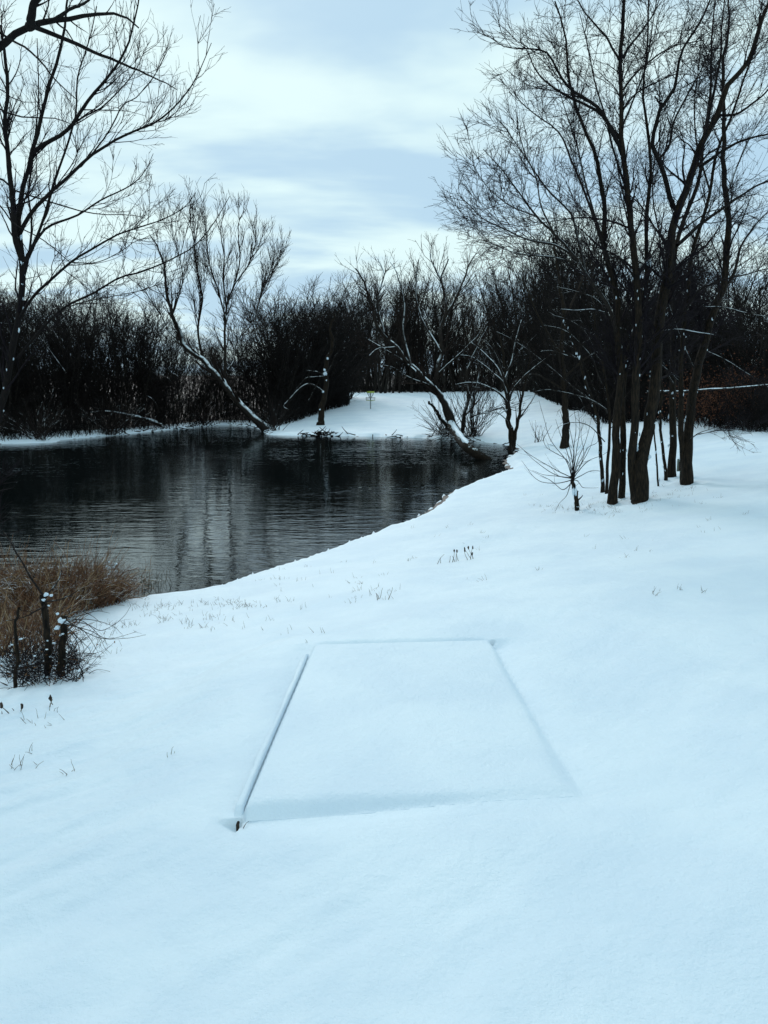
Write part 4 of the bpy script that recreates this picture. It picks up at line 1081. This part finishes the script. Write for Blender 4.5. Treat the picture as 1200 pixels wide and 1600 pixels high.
pole('fallen_branch', 'snow-dusted fallen tree lying low over the far left shore with splayed branches', 'fallen branch', [(252, 664), (225, 655), (195, 648), (165, 643), (140, 645)], 46.5, 45.0, .12, .04, 1, 1.4)
pole('bent_sapling', 'pale arched sapling bending over the dark left bank', 'sapling', [(277, 640), (271, 615), (266, 595), (257, 588)], 49.5, 49, .045, .02, 2, 0)
pole('bent_sapling', 'short curved pale stem right of the arched sapling, hooked at the top', 'sapling', [(282, 598), (279, 590), (274, 585), (267, 583)], 49.5, 49, .035, .015, 3, 0)
pole('bent_sapling', 'pale bow-shaped branch above the fallen tree on the left bank', 'sapling', [(247, 645), (245, 634), (238, 624), (229, 618)], 47, 46.5, .05, .02, 4, 0)
pole('leaning_sapling', 'upper of two thin pale stems leaning in the dark at the far left', 'sapling', [(97, 549), (91, 530), (83, 517)], 44, 44, .035, .02, 5, 0)
pole('leaning_sapling', 'lower of two thin pale stems leaning in the dark at the far left', 'sapling', [(103, 583), (90, 565), (76, 545), (66, 530)], 43, 43, .035, .02, 6, 0)
pole('fallen_branch', 'long thin snow-topped pole lying level behind the right-hand trunks', 'fallen branch', [(1010, 612), (1060, 612), (1100, 609), (1150, 606), (1210, 600)], 19.5, 21.5, .030, .018, 7, 0)
pole('fallen_branch', 'snow-topped bare bough sticking out level from the clump toward the right', 'fallen branch', [(1032, 518), (1060, 515), (1085, 519), (1115, 523)], D0+1, D0+.2, .020, .008, 8, 0)
pole('fallen_branch', 'thin level snow-topped bough hanging in the dark left of the clump', 'fallen branch', [(944, 488), (925, 484), (900, 485), (876, 483)], D0+.6, D0, .016, .006, 9, 0)

# debris on the far shore edge
def shore_debris():
    rng = np.random.default_rng(14); P0 = []; 
    for k in range(520):
        i = rng.integers(0, len(shore)-1)
        p = shore[i]*(1-(w:=rng.random()))+shore[i+1]*w
        if p[1] < 30 or p[0] < -14 : continue
        P0.append((p[0]+rng.normal()*.12, p[1]+rng.normal()*.1, rng.uniform(.0, .12)))
    for k in range(60): 
        q = at_z(505+rng.normal()*10, 680, .05); P0.append((q[0], q[1]+rng.normal()*.2, rng.uniform(.02, .2)))
    P0 = np.array(P0); B = len(P0); D = rng.normal(size=(B, 3))*np.array((1, .5, .35)); D /= np.linalg.norm(D, axis=1, keepdims=True)
    P = grow(P0, D, rng.uniform(.15, .6, B), 4, .1, UP*0, rng)
    link('shore_debris', mesh_from('shore_debris', *tubes(P, np.linspace(.028, .012, 4)[None]*np.ones((B, 1)), 4), M_TWIG_DARK), kind='stuff', label='dark sticks and roots washed along the far water edge', category='debris')
shore_debris()

# ---- disc golf basket --------------------------------------------------
def basket():
    b = at_ground(579, 639); rng = np.random.default_rng(2)
    o = thing('disc_golf_basket', 'small disc golf basket with yellow-green band standing in the far snowy meadow', 'disc golf basket', b)
    def ring(z, r, th, m, name):
        a_ = np.linspace(0, 2*np.pi, 25); P = np.c_[np.cos(a_)*r, np.sin(a_)*r, np.full(25, z)]
        link(name, mesh_from(name, *tubes(P[None], np.full((1, 25), th), 6), m), o)
    link('pole', mesh_from('pole', *tubes(np.array([[(0, 0, -.1), (0, 0, .6), (0, 0, 1.22), (0, 0, 1.23)]]), np.array([[.04, .04, .035, .001]]), 8), M_STEEL), o)
    # top band, a short open drum
    a_ = np.arange(24)*2*np.pi/24; v = []; 
    for z, r in ((1.12, .27), (1.22, .27), (1.22, .255), (1.12, .255)): v.append(np.c_[np.cos(a_)*r, np.sin(a_)*r, np.full(24, z)])
    ii = np.arange(96).reshape(4, 24); f = np.stack([ii, np.roll(ii, -1, 1), np.roll(np.roll(ii, -1, 0), -1, 1), np.roll(ii, -1, 0)], -1).reshape(-1, 4)
    link('band', mesh_from('band', np.vstack(v), f, M_YELLOW), o)
    ring(.80, .33, .012, M_STEEL, 'basket_rim'); ring(.58, .31, .012, M_YELLOW, 'basket_rim')
    cages = []
    for q in np.arange(22)*2*np.pi/22:
        cages.append([(math.cos(q)*.33, math.sin(q)*.33, .8), (math.cos(q)*.32, math.sin(q)*.32, .7), (math.cos(q)*.31, math.sin(q)*.31, .58), (0, 0, .55)])
    link('cage', mesh_from('cage', *tubes(np.array(cages), np.full((22, 4), .008), 4), M_STEEL), o)
    ch = []
    for q in np.arange(14)*2*np.pi/14:
        ch.append([(math.cos(q)*.25, math.sin(q)*.25, 1.13), (math.cos(q)*.15, math.sin(q)*.15, .93), (math.cos(q)*.07, math.sin(q)*.07, .8), (math.cos(q)*.04, math.sin(q)*.04, .68)])
    link('chains', mesh_from('chains', *tubes(np.array(ch), np.full((14, 4), .012), 4), M_STEEL), o)
basket()
# ---- small sign between trunks ------------------------------------------
def sign():
    y = D3+1.1; p = at_y(1065, 727, y); z = gh(p[0], y)
    o = thing('sign', 'small weathered sign on a thin post, half hidden by the forked right trunk', 'sign', (p[0], y, z))
    h = p[2]-z
    link('post', mesh_from('post', *box_vf((.0, .02, h/2-.1), (.035, .035, h+.1)), M_SIGN, False), o)
    link('board', mesh_from('board', *box_vf((0, 0, h), (.19, .022, .26)), M_SIGN, False), o)
    link('panel', mesh_from('panel', *box_vf((.005, -.014, h-.02), (.14, .006, .19)), M_TIMBER, False), o)
    for dx, dz, w_, h_ in ((-.02, .0, .02, .05), (.02, .03, .035, .02), (.015, -.04, .03, .03)):
        link('panel_mark', mesh_from('panel_mark', *box_vf((dx, -.019, h+dz-.02), (w_, .004, h_)), M_SIGN_PALE, False), o)
    link('snow_cap', mesh_from('snow_cap', *blob((0, 0, h+.135), (.10, .02, .02), np.random.default_rng(1), 1), M_SNOW), o, kind='stuff')
sign()

# ---- reeds and shrub at the left foreground ------------------------------
def reeds():
    rng = np.random.default_rng(31)
    b = at_ground(110, 948); b[2] = 0
    o = thing('reed_bed', 'bent brown dry reeds matted together at the near left edge of the pond', 'reeds', b)
    n = 3000
    px = rng.uniform(-60, 178, n); d = np.interp(px, (-60, 60, 178), (8.5, 8.9, 9.9))+rng.random(n)*np.interp(px, (-60, 178), (2.4, 1.0))
    x = (px-600)/F*d*.99
    px[:700] = rng.uniform(-60, 75, 700); d[:700] = rng.uniform(7.0, 9.0, 700)
    x = (px-600)/F*d*.99
    hmax = np.interp(px, (-60, 60, 130, 160, 198), (.74, .74, .64, .44, .22))*np.interp(d, (8.6, 9.6, 11.2), (.6, 1, .9))*(1+.5*vnoise(x*2.2, d*2.2, 8))
    L = rng.uniform(.45, 1.25, n)*hmax
    D = rng.normal(size=(n, 3))*np.array((.5, .3, .12))+np.array((.08, 0, 1)); D /= np.linalg.norm(D, axis=1, keepdims=True)
    z = np.maximum(ground_h(x, d), -.05)
    P = grow(np.c_[x, d, z], D, L, 6, .13, np.array((.02, 0, -.07)), rng)
    # broken, lying stalks on top
    m = 1700; px2 = rng.uniform(-50, 184, m); d2 = np.interp(px2, (-60, 60, 184), (8.7, 9.1, 10.0))+rng.random(m)*.9; x2 = (px2-600)/F*d2
    hz = np.interp(px2, (-60, 60, 130, 170, 198), (.60, .60, .50, .30, .14))*rng.uniform(.3, 1.05, m)
    D2 = rng.normal(size=(m, 3))*np.array((1, .6, .45)); D2 /= np.linalg.norm(D2, axis=1, keepdims=True)
    P2 = grow(np.c_[x2, d2, hz+.02], D2, rng.uniform(.15, .6, m), 6, .14, np.array((0, 0, -.06)), rng)
    P2[..., 2] = np.maximum(P2[..., 2], .01)
    PP = np.concatenate([P, P2])-b; R = np.linspace(.0045, .0014, 6)[None]*rng.uniform(.6, 1.5, (len(PP), 1))
    link('stalks', mesh_from('stalks', *tubes(PP, R, 3), M_REED_SNOW), o, kind='stuff')
    k = 420; sel = rng.choice(len(PP), k, replace=False)
    Q = PP[sel]+np.array((.01, -.02, .03)); link('pale_stalks', mesh_from('pale_stalks', *tubes(Q, R[sel]*1.25, 3), M_REED_PALE), o, kind='stuff')
    # snow lying on bent stalks
    bl = []
    for _ in range(16):
        c = at_y(rng.normal(176, 12), rng.normal(890, 6), 10.3)-b; s = rng.uniform(.008, .022); bl.append(heap(c, s, rng, .5, 6))
    for _ in range(150):
        i = rng.integers(n, len(PP)); c = PP[i, rng.integers(1, 5)]
        if c[2] < .1: continue
        s = rng.uniform(.004, .009); bl.append(heap(c+np.array((0, 0, .003)), s, rng, .6, 4))
    link('snow_clump', mesh_from('snow_clump', *join(bl), M_SNOW), o, kind='stuff')
    # tall upright single stalks
    tall = [((155, 935), (172, 845), (181, 820)), ((150, 930), (150, 860), (160, 822)), ((95, 890), (100, 855), (118, 838)), ((232, 920), (235, 880), (237, 868)), ((222, 925), (228, 885), (226, 872)), ((40, 900), (42, 860), (46, 836)), ((215, 930), (222, 900), (232, 880))]
    for i, e in enumerate(tall):
        p = catmull(G(list(e), 10.4, 10.2)[0], 10)-b
        link('tall_stalk', mesh_from('tall_stalk', *tubes(p[None], np.linspace(.004, .0015, 10)[None], 4), M_REED), o)
    c2 = at_z(228, 915, 0)
    o2 = thing('reed_tuft', 'sparse little tuft of dark reeds in shallow water right of the reed bed', 'reeds', c2)
    B = 70; P = grow(rng.normal(size=(B, 3))*np.array((.16, .12, 0)), (lambda d_: d_/np.linalg.norm(d_, axis=1, keepdims=True))(rng.normal(size=(B, 3))*np.array((.5, .3, .1))+np.array((0, 0, .8))), rng.uniform(.08, .35, B), 5, .12, UP*-.04, rng)
    link('stalks', mesh_from('stalks', *tubes(P, np.linspace(.0035, .0014, 5)[None]*np.ones((B, 1)), 3), M_GRASS), o2, kind='stuff')
reeds()
def coppice():
    rng = np.random.default_rng(19)
    b = at_ground(88, 1058); y = b[1]
    t1, _ = stand([(76, 1056), (75, 1020), (72, 980), (70, 945), (68, 930)], y, .028, .024)
    t2, _ = stand([(97, 1058), (98, 1020), (100, 985), (101, 962)], y, .030, .024)
    t3, _ = stand([(24, 1075), (27, 1020), (24, 980), (30, 950)], y-.1, .016, .010)
    limbs = [G([(68, 930), (50, 905), (35, 880), (20, 852), (5, 830)], y, y-.3, .009, .004), G([(70, 932), (82, 920), (92, 905), (96, 890)], y, y+.2, .007, .003),
             G([(71, 940), (90, 938), (110, 930), (122, 922)], y, y-.3, .007, .003), G([(71, 945), (50, 958), (30, 966), (10, 970)], y, y+.2, .007, .003),
             G([(75, 1035), (50, 1040), (30, 1045), (10, 1042)], y, y-.2, .006, .003)]
    fans = [[(101, 970), (140, 968), (175, 978), (190, 990)], [(101, 968), (150, 995), (190, 998), (228, 992)], [(101, 975), (140, 985), (170, 998), (213, 987)], [(101, 972), (130, 985), (148, 1010), (158, 1030)],
            [(100, 975), (125, 1000), (140, 1015), (143, 1028)], [(101, 965), (120, 955), (140, 960), (160, 975)], [(99, 985), (115, 1010), (122, 1040), (119, 1068)], [(99, 1020), (125, 1030), (145, 1040), (158, 1034)],
            [(99, 1030), (120, 1040), (135, 1048), (147, 1052)], [(101, 980), (118, 992), (130, 1010), (132, 1030)], [(101, 965), (125, 962), (150, 955), (172, 958)], [(101, 978), (120, 1002), (125, 1025), (120, 1045)],
            [(100, 990), (112, 1015), (128, 1020), (150, 1022)], [(130, 1068), (140, 1052), (155, 1046), (175, 1050)], [(101, 970), (135, 975), (160, 985), (192, 965), (205, 945)], [(96, 1000), (80, 1010), (60, 1008), (45, 1015)],
            [(98, 990), (110, 1005), (112, 1030), (105, 1050)], [(76, 1000), (60, 1010), (40, 1030), (22, 1060)], [(101, 966), (128, 970), (152, 990), (165, 1015)]]
    for e in fans:
        dy = rng.uniform(-.25, .25); limbs.append(G(e, y+dy*.2, y+dy, .0036, .0012))
    o = hero('shrub', 'cut-back shrub with snow lumps on two short dark stems and drooping twigs', 'shrub', b, [t1, t2, t3], limbs, 61,
         [dict(dens=5.5, t0=.1, t1=.98, ang=.7, asd=.3, lmin=.06, lmax=.26, rr=.6, rmin=.0012, N=5, wig=.15, trop=UP*-.01, sides=3),
          dict(dens=5, t0=.1, t1=.98, ang=.7, asd=.3, lmin=.03, lmax=.12, rr=.7, rmin=.001, N=4, wig=.2, trop=UP*-.01, sides=3)],
         snow=0, limbmat=M_TWIG_SNOW, twigmat=M_TWIG_SNOW)
    bl = []
    for px, py, s in ((72, 928, .030), (80, 929, .022), (68, 936, .022), (96, 968, .045), (90, 980, .034), (104, 972, .026), (98, 990, .026), (90, 958, .02), (76, 945, .014), (74, 1000, .012), (78, 1025, .012), (97, 1048, .018), (80, 1052, .018)):
        bl.append(heap(at_y(px, py, y-.01)-b+np.array((0, 0, -.006)), s*.62, rng, .62, 16))
    for _ in range(30):
        p = at_y(rng.uniform(15, 150), rng.uniform(990, 1070), y+rng.uniform(-.3, .3)); p[2] = max(p[2], gh(p[0], p[1])); s = rng.uniform(.004, .012); bl.append(blob(p-b, (s*1.4, s, s), rng))
    link('snow_clump', mesh_from('snow_clump', *join(bl), M_SNOW), o, kind='stuff')
    # tangle of small brambles at its foot
    B = 420; px = rng.uniform(-20, 108, B); py = rng.uniform(985, 1075, B)
    P0 = []
    for a_, c_ in zip(px, py):
        yy = y+rng.uniform(-.25, .9); x_ = (a_-600)/F*yy; P0.append((x_, yy, 0))
    P0 = np.array(P0); P0[:, 2] = ground_h(P0[:, 0], P0[:, 1])
    D = rng.normal(size=(B, 3))*np.array((.9, .7, .3))+np.array((0, 0, .7)); D /= np.linalg.norm(D, axis=1, keepdims=True)
    P = grow(P0, D, rng.uniform(.12, .48, B), 7, .2, UP*-.03, rng)
    c = children(P, np.linspace(.003, .0012, 7)[None]*np.ones((B, 1)), np.full(B, .3), 9, .1, 1, .8, .3, .03, .12, .7, .001, 4, .2, UP*0, rng)
    bb = thing('bramble_patch', 'tangled low brambles with dead leaves around the foot of the cut-back shrub', 'brambles', b)
    v, f = join([tubes(P, np.linspace(.003, .0012, 7)[None]*np.ones((B, 1)), 3), tubes(c[0], c[1], 3)])
    link('stems', mesh_from('stems', v-b, f, M_TWIG), bb, kind='stuff')
    m = 700; i = rng.integers(0, B, m); cc = P[i, rng.integers(2, 7, m)]; a_ = rng.normal(size=(m, 3)); a_ /= np.linalg.norm(a_, axis=1, keepdims=True); b_ = np.cross(a_, rng.normal(size=(m, 3))); b_ /= np.linalg.norm(b_, axis=1, keepdims=True)
    s = rng.uniform(.006, .014, m)[:, None]; v = np.stack([cc-a_*s, cc+b_*s*.5, cc+a_*s, cc-b_*s*.5], 1).reshape(-1, 3)-b
    link('leaves', mesh_from('leaves', v, np.arange(4*m).reshape(-1, 4), M_REED, False), bb, kind='stuff')
coppice()

# ---- grass poking through the snow -----------------------------------------
def grass():
    rng = np.random.default_rng(90); pts = []
    clusters = [(350, 945, 45, 8, 130), (270, 965, 40, 10, 70), (320, 975, 50, 9, 60), (180, 985, 30, 10, 60), (165, 1005, 30, 12, 45), (560, 925, 40, 12, 26), (600, 930, 30, 10, 22), (470, 935, 60, 18, 22),
                (540, 900, 60, 12, 26), (620, 880, 60, 12, 16), (450, 990, 50, 12, 10), (400, 975, 60, 12, 22), (870, 795, 30, 8, 70), (920, 795, 40, 8, 90), (1000, 790, 70, 10, 60), (1060, 765, 40, 8, 40),
                (1090, 800, 70, 25, 12), (700, 830, 70, 18, 12), (900, 850, 160, 30, 14), (60, 1130, 40, 25, 10), (120, 1200, 90, 50, 6), (430, 905, 50, 10, 22), (850, 780, 40, 15, 12), (240, 950, 30, 8, 60), (1040, 775, 30, 6, 40), (950, 800, 30, 8, 30), (262, 1183, 4, 2, 3), (1095, 925, 10, 10, 6), (1110, 822, 20, 10, 9), (990, 850, 60, 20, 12), (770, 900, 60, 30, 9), (80, 1130, 20, 8, 9), (30, 1200, 12, 6, 9), (760, 850, 60, 20, 9), (1000, 930, 80, 30, 9)]
    base = []
    for cx_, cy_, sx, sy, n in clusters:
        for _ in range(max(1, n//3)):
            px, py = rng.normal(cx_, sx*.6), rng.normal(cy_, sy*.6)
            p = at_ground(px, py)
            for _ in range(rng.integers(1, 6)):
                base.append((p[0]+rng.normal()*.03, p[1]+rng.normal()*.03))
    base = np.array(base); sd = shore_dist(base[:, 0], base[:, 1]); base = base[sd > .1]
    z = ground_h(base[:, 0], base[:, 1]); B = len(base)
    D = rng.normal(size=(B, 3))*np.array((.45, .3, .1))+UP; D /= np.linalg.norm(D, axis=1, keepdims=True)
    P = grow(np.c_[base, z-.01], D, rng.uniform(.02, .085, B), 5, .15, UP*-.08, rng)
    link('grass', mesh_from('grass', *tubes(P, np.linspace(.0020, .0008, 5)[None]*np.ones((B, 1)), 3), M_GRASS), kind='stuff', label='sparse dry grass blades poking through the snow', category='grass')
grass()
def weed(px, py, n, h, label, seed, pods=True):
    rng = np.random.default_rng(seed); b = at_ground(px, py)
    o = thing('weed_stalks', label, 'dry weeds', b)
    P0 = np.c_[rng.uniform(-.28, .28, n), rng.normal(size=n)*.05, np.full(n, -.01)]; P0[:, 2] += ground_h(P0[:, 0]+b[0], P0[:, 1]+b[1])-b[2]
    D = rng.normal(size=(n, 3))*np.array((.35, .2, .05))+UP; D /= np.linalg.norm(D, axis=1, keepdims=True)
    L = rng.uniform(.3, 1, n)*h; P = grow(P0, D, L, 6, .12, UP*-.03, rng)
    for i in range(n): link('stalk', mesh_from('stalk', *tubes(P[i:i+1], np.linspace(.004, .0018, 6)[None], 4), M_GRASS), o)
    if pods: 
        for i in range(0, n, 2): link('seed_head', mesh_from('seed_head', *blob(P[i, -1], (.011, .011, .02), rng, 1), M_TIMBER), o)
weed(710, 878, 13, .22, 'dark dry weed stalks with seed heads alone in the open snow', 4)
weed(36, 1108, 9, .10, 'small tuft of dry weed by the left edge below the brambles', 5)
weed(603, 936, 4, .20, 'few thin upright weed stems beyond the snowed-over tee pad', 6, False)
def twig():
    a0 = at_ground(380, 1296); b0 = at_ground(389, 1287)+np.array((0, 0, .006))
    o = bpy.data.objects.new('twig', mesh_from('twig', *(lambda v, f: (v-a0, f))(*tubes(catmull([a0+np.array((0, 0, .004)), (a0+b0)/2+np.array((0, 0, .008)), b0], 6)[None], np.linspace(.0018, .001, 6)[None], 4)), M_TIMBER))
    COL.objects.link(o); o.location = a0; o['label'] = 'tiny dark twig on the snow by the near left corner of the pad'; o['category'] = 'twig'
twig()
print('objects', len(bpy.data.objects), 'unique polys', sum(len(m_.polygons) for m_ in bpy.data.meshes))
